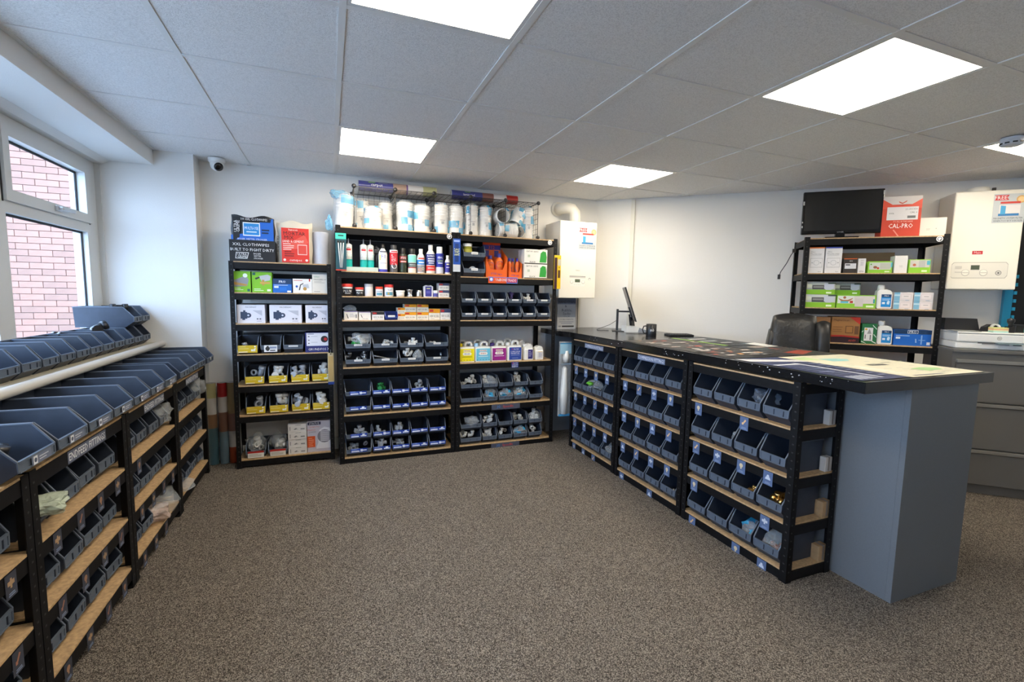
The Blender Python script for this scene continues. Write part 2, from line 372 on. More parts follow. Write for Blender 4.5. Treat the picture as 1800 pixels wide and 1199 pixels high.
# ---------------------------------------------------------------- racks
ORD = ['', 'first', 'second', 'third', 'fourth', 'fifth', 'sixth', 'seventh', 'eighth', 'ninth', 'tenth', 'eleventh', 'twelfth']
def rack(name, label, fr, w, d, h, shelves, beam=.045, pw=.035, badge=None):
    t = empty(name, label, 'shelving rack', fr.w(0, 0, 0), fr.r)
    for k, (px, sx) in enumerate(((0, 1), (w, -1))):
        for (py, sy) in ((0, 1), (d, -1)):
            bm = bm_new()
            def bx(a, b, z0, z1, m=0):
                xs = sorted((px+sx*a[0], px+sx*a[1])); ys = sorted((py+sy*b[0], py+sy*b[1])); box(bm, xs[0], ys[0], z0, xs[1], ys[1], z1, m)
            bx((0, pw), (0, .003), 0, h); bx((0, .003), (.003, pw), 0, h)
            bx((-.001, pw+.003), (-.001, pw), 0, .012)
            p_ = obj('post', bm, BLACKM, t)
            bm = bm_new(); z = .05
            while z < h-.02:
                xs = sorted((px+sx*.012, px+sx*.021)); ys = sorted((py-sy*.0006, py)); box(bm, xs[0], ys[0], z, xs[1], ys[1], z+.006)
                xs = sorted((px-sx*.0006, px)); ys = sorted((py+sy*.012, py+sy*.02)); box(bm, xs[0], ys[0], z, xs[1], ys[1], z+.006)
                z += .038
            obj('slot_row', bm, SLOT, p_)['kind'] = 'stuff'
    for z in shelves:
        bt = .008
        for (x0, y0, x1, y1) in ((pw*.4, .0031, w-pw*.4, .012), (pw*.4, d-.012, w-pw*.4, d-.0031)):
            bm = bm_new(); box(bm, x0, y0, z-bt-beam, x1, y1, z-bt)
            obj('beam', bm, BLACKM, t)
        for x0 in (.0031, w-.0121):
            bm = bm_new(); box(bm, x0, .0125, z-bt-beam, x0+.009, d-.0125, z-bt); obj('side_beam', bm, BLACKM, t)
        bm = bm_new(); box(bm, .0125, .002, z-bt, w-.0125, d-.005, z); b_ = obj('shelf_board', bm, BOARD, t)
    if badge:
        bx_, bz_ = badge; decal(t, 'badge', .04, .04, [('c', .5, .5, .5, 'f2f2f2'), ('c', .5, .5, .36, '111111'), ('c', .5, .5, .26, 'f2f2f2'), ('r', .6, .1, .72, .45, '111111')], loc=(bx_, 0, bz_))
    return t
# ------- storage bins
BMC = {}
def bin_mesh(w, d, h, col=0):
    k = (w, d, h, col)
    if k in BMC: return BMC[k]
    bm = bm_new(); t = .0025; g = w/2-.002
    q = min(.20*d, .052); LT, LB_ = .50*h, .27*h
    prof = [(.15*d, 0), (d-.004, 0), (d, h), (q, h), (.0, LT), (0, LB_)]
    for s in (-1, 1):
        a, b = (s*g, s*(g-t)); prism(bm, prof, 'x', min(a, b), max(a, b))
    box(bm, -g+t, .15*d, 0, g-t, d-.004, t)
    box(bm, -g+t, d-.004-t, t, g-t, d-.004, h)
    prism(bm, [(.15*d, 0), (.15*d+t, 0), (t, LB_), (0, LB_)], 'x', -g+t, g-t)
    box(bm, -g+t, 0, LB_, g-t, t, LT, 1)
    # rim
    e = .0045
    for s in (-1, 1):
        a, b = sorted((s*(g+.0015), s*(g-e)))
        prism(bm, [(0, LT), (q, h), (q-.002, h+.004), (-.003, LT+.003)], 'x', a, b, 1)
        box(bm, a, q, h, b, d, h+.004, 1)
        box(bm, a, -.003, LB_, b, .0, LT+.003, 1)
    box(bm, -g-.001, d-.004, h-.004, g+.001, d+.002, h+.004, 1)
    box(bm, -g+e, -.004, LT-.004, g-e, .003, LT+.003, 1)
    box(bm, -g+e, -.004, LB_-.002, g-e, 0, LB_+.003, 1)
    box(bm, -.012, -.0035, LB_+.004, -.009, 0, LT-.004, 0); box(bm, .28*w, -.0035, LB_+.004, .28*w+.003, 0, LT-.004, 0)
    for v in bm.verts: v.co.x *= .88+.12*min(1, max(0, v.co.z/h))
    me = to_mesh('bin_body', bm, [BIN, BINR] if col == 0 else [BINB, BINB]); BMC[k] = me; return me
DC = {}
def card_decal(parent, kind, w, h, name='label_card'):
    """small shared printed cards; kind selects the print"""
    k = (kind, w, h)
    if k not in DC:
        if kind == 'blue': it = [('r', 0, 0, 1, 1, '1c3f9e'), ('r', .05, .12, .52, .42, 'f0f4ff'), *lines(.05, .5, .9, 2, .2, '9fb6ee', .08), ('r', .58, .15, .72, .8, 'e6ecf8'), ('r', .72, .35, .95, .6, 'e6ecf8')]
        elif kind == 'blue2': it = [('r', 0, 0, 1, 1, '1c3f9e'), ('r', .05, .12, .5, .42, 'f0f4ff'), *lines(.05, .5, .9, 2, .2, '9fb6ee', .08), ('p', [(.6, .2), (.95, .2), (.95, .5), (.85, .5), (.85, .85), (.7, .85), (.7, .5), (.6, .5)], 'e6ecf8')]
        elif kind == 'yellow': it = [('r', 0, 0, 1, 1, 'd8b81e'), ('r', .03, .06, .5, .16, 'f6f0d8'), *lines(.05, .6, .85, 2, .25, 'f3e6a0', .05), ('c', .88, .82, .11, 'f4f4f0'), ('r', .68, .2, .9, .45, 'f0ead6'), ('p', [(.8, .4), (.9, .4), (.93, .6), (.86, .6)], 'f0ead6')]
        elif kind == 'white': it = [('r', 0, 0, 1, 1, 'e4e4e2'), ('r', .1, .35, .9, .6, 'b9b9b9')]
        elif kind == 'pump': it = [('r', 0, 0, 1, 1, 'e8e8e6'), ('r', .2, .15, .35, .9, '222222'), ('c', .27, .5, .3, '333333'), ('r', .42, .5, .95, .8, '8d97b0'), ('r', .45, .15, .85, .3, '444444')]
        elif kind == 'redwhite': it = [('r', 0, 0, 1, 1, 'e6e2da'), ('r', 0, .7, 1, 1, 'b3271e'), *lines(.08, .9, .55, 3, .15, '8a8680', .05)]
        elif kind.startswith('pic'):
            v = int(kind[3]); it = [('r', 0, 0, 1, 1, '5a6d92' if v < 4 else '3b3f4c')]; pc = ['d8c9a8', 'c8cdd6', 'e2b98a', 'cfd6e4', 'a07a60', 'a88a6a', 'a0705a', 'd6d0c8'][v]
            if v % 4 == 0: it += [('c', .5, .62, .16, pc), ('r', .42, .35, .58, .6, pc)]
            if v % 4 == 1: it += [('r', .2, .52, .8, .7, pc), ('r', .42, .4, .58, .8, pc)]
            if v % 4 == 2: it += [('p', [(.25, .4), (.4, .4), (.75, .75), (.6, .82)], pc), ('r', .25, .4, .45, .56, pc)]
            if v % 4 == 3: it += [('p', [(.2, .4), (.8, .4), (.7, .6), (.3, .6)], pc), ('c', .5, .66, .1, pc)]
            it += [('r', .25, .18, .75, .22, '8fa0bf'), ('r', .2, .1, .8, .14, '8fa0bf')]
        else: it = [('r', 0, 0, 1, 1, kind)]
        o = decal(parent, name, w, h, it); DC[k] = o.data; return o
    return obj(name, DC[k], None, parent)
BG = 'storage bins'
def bin_at(fr, x, y, z, w, d, h, label, group, card=None, cw=.6, ch=.4, cz=.3, col=0, rz=0):
    t = empty('storage_bin', label, 'storage bin', group=group); fr.put(t, x, y, z, rz)
    obj('bin_body', bin_mesh(w, d, h, col), None, t)
    if card:
        c = card_decal(t, card, round(w*cw, 3), round(h*ch, 3)); c.location = (0, -.0042, h*(cz+.06))
    return t
# ------- fittings, bags
FM = {}
def fit_mesh(kind, m):
    k = (kind, m.name)
    if k in FM: return FM[k]
    bm = bm_new(); r = .011
    if kind == 'elbow':
        p = [(-.03, 0, 0), (-.012, 0, 0)]+[(-.012+.014*math.sin(a), 0, .014-.014*math.cos(a)) for a in (.4, .8, 1.2, 1.57)]+[(.002, 0, .034)]
        tube(bm, p, r, 10); tube(bm, [(-.034, 0, 0), (-.02, 0, 0)], r*1.35, 8); tube(bm, [(.002, 0, .024), (.002, 0, .038)], r*1.35, 8)
    elif kind == 'tee':
        tube(bm, [(-.032, 0, 0), (.032, 0, 0)], r, 10); tube(bm, [(0, 0, 0), (0, 0, .03)], r, 10); tube(bm, [(-.034, 0, 0), (-.02, 0, 0)], r*1.35, 8); tube(bm, [(.02, 0, 0), (.034, 0, 0)], r*1.35, 8); tube(bm, [(0, 0, .02), (0, 0, .034)], r*1.35, 8)
    elif kind == 'ring':
        lathe(bm, [(.018, -.006), (.018, .006), (.011, .006), (.011, -.006), (.018, -.006)], 12, axis='y', cap=False)
    else:
        tube(bm, [(-.028, 0, 0), (.028, 0, 0)], r, 10); tube(bm, [(-.03, 0, 0), (-.012, 0, 0)], r*1.4, 6); tube(bm, [(.012, 0, 0), (.03, 0, 0)], r*1.4, 6)
    FM[k] = to_mesh('pipe_fitting', bm, m); return FM[k]
rf = random.Random(11)
def fittings(fr, x, y, z, n, m, w, d, where, colour, kinds=('elbow', 'tee', 'ring', 'coupler'), s=1.0, zt=.02):
    for k in range(n):
        kd = kinds[k % len(kinds)]
        o = obj('pipe_fitting', fit_mesh(kd, m)); fr.put(o, x+rf.uniform(-.5, .5)*(w-.07), y+rf.uniform(.1, .9)*d, z+.016*s+rf.uniform(0, zt))
        o.rotation_euler.x = rf.uniform(-.5, .5); o.rotation_euler.z += rf.uniform(0, 6.28); sc_ = s*rf.uniform(.8, 1.15); o.scale = (sc_,)*3
        tag(o, '%s pipe fitting lying in %s' % (colour, where), 'pipe fitting', '%s fittings in %s' % (colour, where))
BGM = {}
def bag(fr, x, y, z, sx, sy, sz, label, m=None, seed=1, blue=False, cat='plastic bag', inner=None):
    bm = bm_new(); bmesh.ops.create_icosphere(bm, subdivisions=3, radius=.5); rr = random.Random(seed)
    ph = [rr.uniform(0, 6.28) for _ in range(6)]
    for v in bm.verts:
        c = v.co.copy(); n = c.normalized()
        k = 1+.16*math.sin(9*c.x+ph[0]+4*c.z)+.13*math.sin(11*c.y+ph[1]-5*c.x)+.10*math.sin(17*c.z+ph[2]+7*c.y)+rr.uniform(-.05, .05)
        v.co = Vector((n.x*.5*k*sx, n.y*.5*k*sy, max(n.z*.5*k, -.48)*sz+.48*sz)); v.co.z = max(v.co.z, 0.0)
    for f in bm.faces:
        if blue and math.sin(f.calc_center_median().x*60+ph[3])*math.sin(f.calc_center_median().z*70+ph[4]) > .35: f.material_index = 1
    o = obj('plastic_bag', bm, [m or FILM, FILMB]); fr.put(o, x, y, z); tag(o, label, cat); return o

# ======================================================= left-hand racks under the window
LH = .775
LFR = []
LNM = ['nearest', 'second', 'third', 'farthest']
LY = [1.045, 1.75, 2.455, 3.16]
LS = [LH, .545, .32, .095]
for n, y in enumerate(LY):
    fr = Frame(-.83, y, 90); LFR.append(fr)
    t = rack('low_rack', 'low black steel rack under the window, %s of the four from the camera' % LNM[n], fr, .70, .295, LH, LS, beam=.05, pw=.035); t['group'] = 'low racks under the window'
    s_ = decal(t, 'sign', .29, .042, [('r', 0, 0, 1, 1, '5d6478'), ('t', .5, .5, .62, 'ENDFEED FITTINGS', 'eef0f2', .94)], loc=(.365, .0025, LH-.054))
    for si in (1, 2, 3):
        for k in range(4):
            if n >= 2 and si == 1 and k != 0: continue
            if n == 3: continue
            if n == 2 and si == 3 and k > 2: continue
            c = card_decal(t, 'pic%d' % (4+(k+si) % 3 if n < 2 else 4+(k % 3)), .05, .07); c.location = (.12+k*.155, .0022, LS[si]-.082)
# bins inside
def lbin(n, si, k, card=None):
    x = .04+.0775+k*.155
    jr = random.Random(n*50+si*7+k)
    return bin_at(LFR[n], x+jr.uniform(-.003, .003), .026+jr.uniform(0, .012), LS[si], .148, .235, .150, '%s bin from the near end, %s shelf under the top of %s window rack' % (ORD[k+1], ORD[si], LNM[n]), 'bins inside the low window racks', card, rz=jr.uniform(-.04, .04))
for n in range(4):
    for si in (1, 2, 3):
        ks = range(4)
        if n == 0: ks = (1, 2, 3)
        if n == 2 and si == 3: ks = (0, 1)
        for k in ks: lbin(n, si, k)
fr = LFR[1]
fittings(fr, .04+.0775, .10, LS[2]+.004, 6, COPPER, .15, .10, 'first bin of the second window rack, middle inside shelf', 'copper', s=.8)
fittings(fr, .04+.0775+.155, .10, LS[2]+.004, 7, COPPER, .15, .10, 'second bin of the second window rack, middle inside shelf', 'copper', s=.8)
fittings(fr, .04+.0775+.465, .10, LS[2]+.004, 2, COPPER, .15, .08, 'last bin of the second window rack, middle inside shelf', 'copper', s=.8)
bm = bm_new(); tube(bm, [(0, 0, 0), (.0, .02, .05), (0, .04, .105)], .0105, 12); lathe(bm, [(.011, 0), (.018, .006), (.019, .02), (.016, .024), (.012, .024)], 14, c=(0, .04, .10))
o = obj('copper_pipe_fitting', bm, COPPER); LFR[0].put(o, .04+.0775+.155*2.9, .06, LS[2]+.02); o.rotation_euler.x = -.3; o.rotation_euler.y = .5
tag(o, 'long copper spigot fitting with flared end in the nearest window rack', 'pipe fitting')
bag(LFR[1], .11, .02, LS[1]+.055, .12, .11, .06, 'pale green clear bag drooping over the first bin of second window rack', film('greenish_film', 'cfdac4', .35, .25, .8), 5)
bag(LFR[2], .585, .05, LS[1]+.045, .12, .12, .10, 'crinkled clear bag on last bin under the ENDFEED FITTINGS sign, third window rack', None, 6)
bag(LFR[2], .50, .06, LS[3], .27, .17, .16, 'big clear bag of fittings on the bottom shelf of third window rack', None, 7)
bag(LFR[2], .42, .04, LS[3]+.0, .13, .12, .09, 'small clear bag of pinkish parts on the bottom shelf, third window rack', film('pinkish_film', 'd8c2ba', .45, .25, .8), 17)
bag(LFR[3], .60, .05, LS[1]+.04, .12, .12, .13, 'clear bag on the last bin under the sign of farthest window rack', None, 8)
bag(LFR[3], .14, .02, LS[3]+.0, .20, .11, .05, 'flat clear bag lying over the bottom shelf of farthest window rack', None, 9)
# long bins on top of the racks
LB = [(1.36, 1.56), (1.57, 1.775)]
e = [1.625, 1.833, 2.04, 2.248, 2.456, 2.664, 2.872, 3.080]
k = 0
FL = Frame(-.80, 0, 90)
names = ['seventh nearest']
tops = [(1.42, .0), ] + [(e[i]+.104, 0) for i in range(7)]
for i, (yc, q) in enumerate(tops):
    bn = 'long blue-grey bin on the near window racks, %s in its row from the camera' % ORD[i+1]
    t = bin_at(FL, yc, 0, LH, .206, .33, .125, bn, 'long bins on top of the window racks')
    c = card_decal(t, '6b7387', .10, .026, 'label_card'); c.location = (.015, -.0042, .034)
    decal(t, 'printed_label', .08, .024, [('r', 0, 0, .25, 1, 'dfe2e6'), ('c', .125, .5, .28, '444c60'), ('r', .35, .62, .95, .74, 'c9cdd6'), ('r', .35, .3, .8, .42, 'c9cdd6')], loc=(.012, -.0048, .035))
for i in range(4):
    bin_at(FL, 3.235+i*.2, -.008 if i == 3 else 0, LH, .198, .33, .125, 'long blue-grey bin on the farthest window rack, %s from the gap' % ORD[i+1], 'long bins on top of the window racks', 'white' if i == 3 else None, .15, .15, .3)
def blob(fr, x, y, z, kind, m, label, s=2.4, rx=0.3, rz=0.7):
    o = obj('pipe_fitting', fit_mesh(kind, m)); fr.put(o, x, y, z, rz); o.rotation_euler.x = rx; o.scale = (s,)*3; return tag(o, label, 'pipe fitting')
blob(FL, 1.77, .11, LH+.05, 'ring', BPL, 'black plastic ring fitting near the front of the second long bin', 2.2, .4)
blob(FL, 1.70, .08, LH+.04, 'elbow', BPL, 'black plastic elbow beside the black ring in the second long bin', 1.5)
blob(FL, 1.47, .17, LH+.06, 'tee', BPL, 'black plastic tee in the nearest long bin of the window racks', 1.8)
blob(FL, 1.68, .22, LH+.06, 'coupler', BPL, 'black plastic coupler at the back of the second long bin', 1.8)
bm = bm_new(); tube(bm, [(0, 0, 0), (.05, .02, .03), (.12, .0, .035), (.17, .03, .01)], .006, 6); o = obj('black_clip_strip', bm, BPL); FL.put(o, 1.86, .25, LH+.06); tag(o, 'bent black plastic strip poking out of the third long bin', 'pipe clip')
bm = bm_new(); box(bm, 0, 0, 0, .045, .002, .016, 0, .0); lathe(bm, [(.008, -.002), (.008, .002), (.003, .002), (.003, -.002)], 10, axis='y', c=(.048, 0, .008)); o = obj('blue_tag', bm, P('2f6fd0')); FL.put(o, 1.42, .10, LH+.035, .4); tag(o, 'small bright blue plastic tag in the nearest long bin', 'tag')
# bins on the ledge
FE = Frame(-1.155, 0, 90)
for i in range(11):
    yc = 2.365+i*.1475
    bin_at(FE, yc, 0, .94, .145, .235, .125, '%s blue-grey bin from the near end of the row on the window ledge' % ORD[i+1], 'bins on the window ledge')
bin_at(FE, 3.70, .0, 1.0695, .145, .30, .125, 'blue-grey bin stacked on the ledge row beside the white pier', 'bins on the window ledge')
bin_at(FE, 3.848, .0, 1.0695, .145, .30, .125, 'farthest stacked blue-grey bin on the ledge, touching the white pier', 'bins on the window ledge')
blob(FE, 3.45, .14, 1.07, 'elbow', BPL, 'round black elbow resting on the ledge bins near the stacked bin', 1.9, 1.2)
blob(FE, 3.22, .2, 1.05, 'coupler', BPL, 'black coupler lying on the ledge bins left of the black elbow', 1.8, .2)
blob(FE, 3.72, .10, 1.07+.122, 'coupler', BPL, 'black pipe end sticking out of the stacked bin on ledge', 1.5, .2, 2.2)
blob(FE, 3.845, .05, 1.115, 'ring', GPL, 'pale ring fitting in the farthest stacked ledge bin', 1.8)

# ======================================================= narrow rack against the back wall
def FX(x, y, deg=0): return Frame(x, y, deg)
F1 = FX(-.655, 3.84); S1 = [1.52, 1.30, 1.075, .85, .62, .395, .065]
rack('tall_rack', 'narrow black shelving rack with wipes and mortar bag on top', F1, .675, .262, 1.52, S1, beam=.045, pw=.03)
F2 = FX(.055, 3.70); S2 = [1.79, 1.47, 1.283, 1.103, .745, .379, .046]
rack('tall_rack', 'tall black shelving rack with sealants on top shelf, middle of back wall', F2, .897, .395, 1.80, S2, badge=(.845, 1.745))
F3 = FX(.958, 3.70); S3 = [1.79, 1.455, 1.10, .747, .387, .046]
r3 = rack('tall_rack', 'tall black shelving rack with chemical jugs beside the small boiler', F3, .897, .395, 1.80, S3, badge=(.825, 1.745))
for z in (.387, .046): decal(r3, 'sign', .26, .046, [('r', 0, 0, 1, 1, '4b5060'), ('t', .24, .5, .6, 'JG', '3c8be0', .2), ('t', .58, .5, .6, 'Speedfit', 'd8453c', .5)], loc=(.445, .0025, z-.055))
decal(r3, 'sign', .066, .052, [('r', 0, 0, 1, 1, '22307c'), ('t', .6, .78, .2, 'FLOW', 'eef0ff', .6), ('c', .2, .78, .1, 'c02a4a'), ('t', .5, .5, .2, 'CORROSION', 'ffffff', .8), ('t', .5, .22, .2, 'INHIBITOR', 'ffffff', .8)], loc=(.52, -.001, .747-.058))
decal(r3, 'sign', .26, .052, [('r', 0, 0, 1, 1, '5a7fd0'), ('r', 0, 0, .62, .9, 'e05a28'), ('c', .1, .6, .36, '2f5fc4'), ('c', .1, .6, .24, 'dfe8ff'), ('t', .45, .55, .42, 'UniBOND', 'f0f0ff', .4), ('r', .64, .15, .98, .85, 'c03a5a'), ('t', .8, .5, .4, 'TRADE', 'f4f0ff', .28)], loc=(.40, -.001, 1.455-.048))

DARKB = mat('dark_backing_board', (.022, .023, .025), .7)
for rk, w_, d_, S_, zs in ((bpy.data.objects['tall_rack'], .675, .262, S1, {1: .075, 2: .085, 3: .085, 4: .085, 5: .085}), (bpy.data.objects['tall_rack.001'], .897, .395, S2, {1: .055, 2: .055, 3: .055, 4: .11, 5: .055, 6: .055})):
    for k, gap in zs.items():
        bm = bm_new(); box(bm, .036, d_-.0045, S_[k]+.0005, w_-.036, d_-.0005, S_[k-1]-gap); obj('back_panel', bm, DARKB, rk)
def carton(name, label, fr, x, y, z, w, d, h, col, items, group=None, rz=0, lid=None, cat='box', bev=.0015):
    t = empty(name, label, cat, group=group); fr.put(t, x, y, z, rz)
    bm = bm_new(); box(bm, -w/2, 0, 0, w/2, d, h, 0, bev); obj('carton', bm, mat('card_'+col, col, .6, noise=.03), t)
    if items: decal(t, 'printed_front', w, h, items)
    return t
GREEN = '7fc02a'
def fx1(px): return (px-412)*.0038-.63+.655      # photo column -> local x on the narrow rack
W_ = 'e9e8e4'
# shelf 1
z = S1[1]; y = .03
carton('product_box', 'bright green box with grey valve print, leftmost on narrow rack', F1, fx1(425), y, z, .112, .1, .15, GREEN, [('p', [(0, .55), (.75, .8), (.9, .6), (.8, .3), (.1, .25)], '8d9096'), ('p', [(0, .4), (.1, .35), (.75, .3), (.8, .38), (0, .5)], 'b98f46'), ('c', .7, .8, .1, 'e8f2e0'), ('r', .8, .04, .95, .16, '1e5a50'), *lines(.1, .6, .2, 2, .07, 'e8f6d8')])
carton('product_box', 'green box with metal actuator print, second on narrow rack', F1, fx1(459), y, z, .13, .1, .148, GREEN, [('p', [(.35, .8), (.8, .88), (.95, .8), (.9, .6), (.5, .52)], 'b9bcc0'), ('r', .5, .35, .62, .62, 'b98f46'), ('r', .4, .42, .9, .52, 'c9a050'), ('p', [(.15, .7), (.4, .78), (.38, .7), (.2, .62)], '3a3a38'), ('r', .04, .84, .18, .96, '1e5a50'), *lines(.1, .6, .18, 2, .07, 'e8f6d8'), ('r', .75, .06, .93, .16, 'e8f6d8')])
carton('product_box', 'small two-tone blue box between green and valve boxes', F1, fx1(494), y, z, .125, .1, .103, '1766c0', [('r', 0, .62, 1, 1, '17375e'), ('r', .3, .68, .7, .9, '2b4e80'), ('t', .5, .79, .16, 'PRO', 'ffffff', .34), ('r', .06, .34, .3, .48, 'dfe8f2'), ('r', .36, .15, .72, .4, '1d72d0'), ('r', .76, .04, .96, .16, 'e8eef6'), ('r', .06, .53, .8, .56, 'cfe0f4')])
carton('product_box', 'white box with braided valve picture, fourth on narrow rack shelf', F1, fx1(530), y, z, .132, .1, .106, W_, [('r', .05, .86, .5, .9, 'c9423a'), ('p', [(.5, .6), (.8, .65), (.85, .35), (.55, .35)], 'b9bec6'), ('c', .62, .3, .12, 'b99046'), ('p', [(.3, .2), (.38, .6), (.55, .72), (.55, .66), (.42, .55), (.36, .2)], '333333'), ('c', .2, .46, .08, '2f5fb0'), ('r', .84, .82, .9, 1, 'c9302a'), ('r', .05, .05, .4, .09, '99a')] if False else [('r', .05, .86, .5, .9, 'c9423a'), ('p', [(.5, .6), (.8, .65), (.85, .35), (.55, .35)], 'b9bec6'), ('c', .62, .3, .12, 'b99046'), ('p', [(.3, .2), (.38, .6), (.55, .72), (.55, .66), (.42, .55), (.36, .2)], '333333'), ('c', .2, .46, .08, '2f5fb0'), ('r', .84, .82, .9, 1, 'c9302a')])
carton('product_box', 'tall cream box, rightmost of the top row on narrow rack', F1, fx1(562), y, z, .108, .1, .145, 'e2ddd2', [('t', .28, .86, .07, 'vaillant', '3f8f6a', .4), ('t', .5, .72, .075, 'MAGCLEAN 100', '444444', .8), *lines(.12, .85, .62, 2, .06, '9a968c', .015), ('r', .1, .08, .5, .1, '777777')], bev=.002)
# shelf 2
z = S1[2]
for i, (a, b) in enumerate(((415, 462), (470, 527), (534, 577))):
    carton('pump_box', 'white box with dark pump picture, %s of three on the narrow rack' % ('leftmost', 'middle', 'rightmost')[i], F1, fx1((a+b)/2), .03, z, (b-a)*.0038, .14, .135, 'dedde6', [('t', .5, .87, .07, 'MACHENSAT', '55565e', .4), ('p', [(.12, .25), (.12, .62), (.22, .62), (.22, .7), (.3, .7), (.3, .62), (.36, .6), (.36, .25), (.28, .25), (.28, .18), (.18, .18), (.18, .25)], '33405a'), ('c', .4, .43, .14, '33405a', .95), ('c', .4, .43, .05, 'c9cddc'), ('p', [(.55, .7), (.9, .7), (.9, .4)], 'b9bac6'), ('r', .7, .2, .76, .27, '555a66'), ('r', .8, .2, .86, .27, '555a66'), ('r', .7, .1, .88, .12, '88889a')], 'white pump boxes on the narrow rack')
# shelf 3
z = S1[3]
for i, (a, b, cd_) in enumerate(((413, 449, 'yellow'), (451, 490, 'pump'), (491, 530, 'white'))):
    bin_at(F1, fx1((a+b)/2), .015, z, .145, .2, .12, 'grey bin %s of three beside the navy pump box on narrow rack' % ('leftmost', 'middle', 'rightmost')[i], 'bins on the narrow rack', cd_, (.86, .6, .45)[i], (.45, .42, .1)[i], (.03, .05, .33)[i])
fittings(F1, fx1(431), .04, z, 3, GPL, .14, .08, 'leftmost bin beside the navy pump box row', 'light grey', s=1.4)
carton('pump_box', 'navy and white pump box beside three grey bins', F1, fx1(555), .02, z, .175, .16, .152, '232c70', [('r', .06, .33, .96, .98, 'e6e6ee'), ('c', .78, .66, .17, '2c2c30'), ('c', .82, .66, .08, 'c02a2a'), *lines(.1, .5, .94, 1, .1, '333860'), ('r', .12, .78, .18, .82, '333333'), ('r', .12, .6, .18, .64, '333333'), ('r', .12, .44, .18, .48, '333333'), ('r', .24, .8, .5, .815, '9a9aa8'), ('r', .24, .5, .5, .515, '9a9aa8'), ('t', .48, .16, .11, 'GRUNDFOS', 'f0f0f8', .8), ('t', .93, .17, .13, 'X', 'f0f0f8', .1)])
# shelves 4, 5: bins with yellow labels
for si, nm in ((4, 'upper'), (5, 'lower')):
    for i, (a, b) in enumerate(((424, 460), (465, 500), (506, 538), (544, 576))):
        bin_at(F1, fx1((a+b)/2)-.004+i*.001, .02, S1[si], .140, .2, .12, 'grey bin with yellow label, %s from left on %s yellow-label shelf' % (ORD[i+1], nm), 'bins with yellow labels on the narrow rack', 'yellow', .88, .44, .02)
        fittings(F1, fx1((a+b)/2), .035, S1[si]+.03, 3 if i else 2, (GPL, WPL, GPL, WPL)[i], .13, .07, '%s bin of the %s yellow-label shelf' % (ORD[i+1], nm), ('light grey', 'white', 'grey plastic', 'white plastic')[i], ('elbow', 'ring'), 1.55, .03)
# shelf 6
z = S1[6]
for i, (a, b) in enumerate(((420, 456), (459, 495))):
    bin_at(F1, fx1((a+b)/2), .02, z, .143, .22, .10, 'grey bin with red and white label, %s on the bottom shelf of narrow rack' % ('left', 'right')[i], 'bins with red labels', 'redwhite', .75, .5, -.02)
    bag(F1, fx1((a+b)/2), .11, z+.03, .13, .15, .13, 'clear bag of white parts in the %s red-label bin' % ('left', 'right')[i], None, 20+i)
fittings(F1, fx1(438), .06, z+.03, 4, WPL, .13, .07, 'left red-label bin on the bottom shelf', 'white', ('ring', 'elbow'), 1.5, .04)
fittings(F1, fx1(477), .06, z+.03, 4, WPL, .13, .07, 'right red-label bin on the bottom shelf', 'pale', ('coupler', 'elbow'), 1.2, .04)
for i in range(4):
    carton('small_carton', 'white carton with line drawing, %s in stack of four beside fan heater' % ('lowest', 'second from bottom', 'second from top', 'topmost')[i], F1, fx1(513), .02+.004*(i % 2), z+i*.0585, .130, .15, .0575, 'dcd8d4', [('r', .4, .84, .7, .88, '555555'), ('p', [(.3, .3), (.42, .5), (.5, .45), (.4, .25)], '8a8a8a'), ('r', .32, .3, .55, .34, '777777'), ('r', .68, .25, .9, .42, '8d8d8d'), ('r', .1, .2, .13, .7, '6a6a6a')], 'white cartons beside the fan heater box')
t = carton('heater_box', 'large white fan heater carton at right end of bottom shelf', F1, fx1(556), .03, z, .19, .14, .245, 'c4bfca', [('r', .03, .88, .52, .975, '23254a'), ('t', .27, .925, .06, 'STATUS', 'f0f0f4', .42), ('t', .27, .81, .06, 'Upright Fan', 'd06a58', .5), ('t', .17, .725, .06, 'Heater', 'd06a58', .3), ('t', .2, .65, .05, '2000W', '77737c', .34), ('r', 0, .16, .3, .52, 'd9551f'), *lines(.05, .26, .46, 5, .06, 'f0a080', .02), ('p', [(.34, .1), (.95, .1), (.98, .16), (.93, .3), (.95, .6), (.85, .76), (.65, .8), (.48, .72), (.4, .55), (.42, .3), (.34, .16)], 'e4e2e6'), ('c', .66, .5, .215, '85828a'), *[('r', .50, .34+q*.045, .84, .36+q*.045, 'e4e2e6') for q in range(8)]])
# hanging yellow packet
t = empty('hanging_packet', 'cream narrow packet hanging on the narrow rack right post', 'packet'); F1.put(t, .66, -.012, .60)
bm = bm_new(); box(bm, -.022, 0, .0, .022, .01, .245, 0, .003); obj('packet', bm, mat('packet_cream', (.60, .48, .27), .6), t); decal(t, 'printed_front', .044, .245, [('r', 0, 0, 1, .09, '25408a'), ('c', .5, .97, .02, '222222'), ('r', .1, .12, .9, .9, 'c9a76a')]); bm = bm_new(); tube(bm, [(0, .012, .245), (0, -.004, .262), (0, .01, .272)], .0015, 5); obj('hook', bm, CHROME, t)
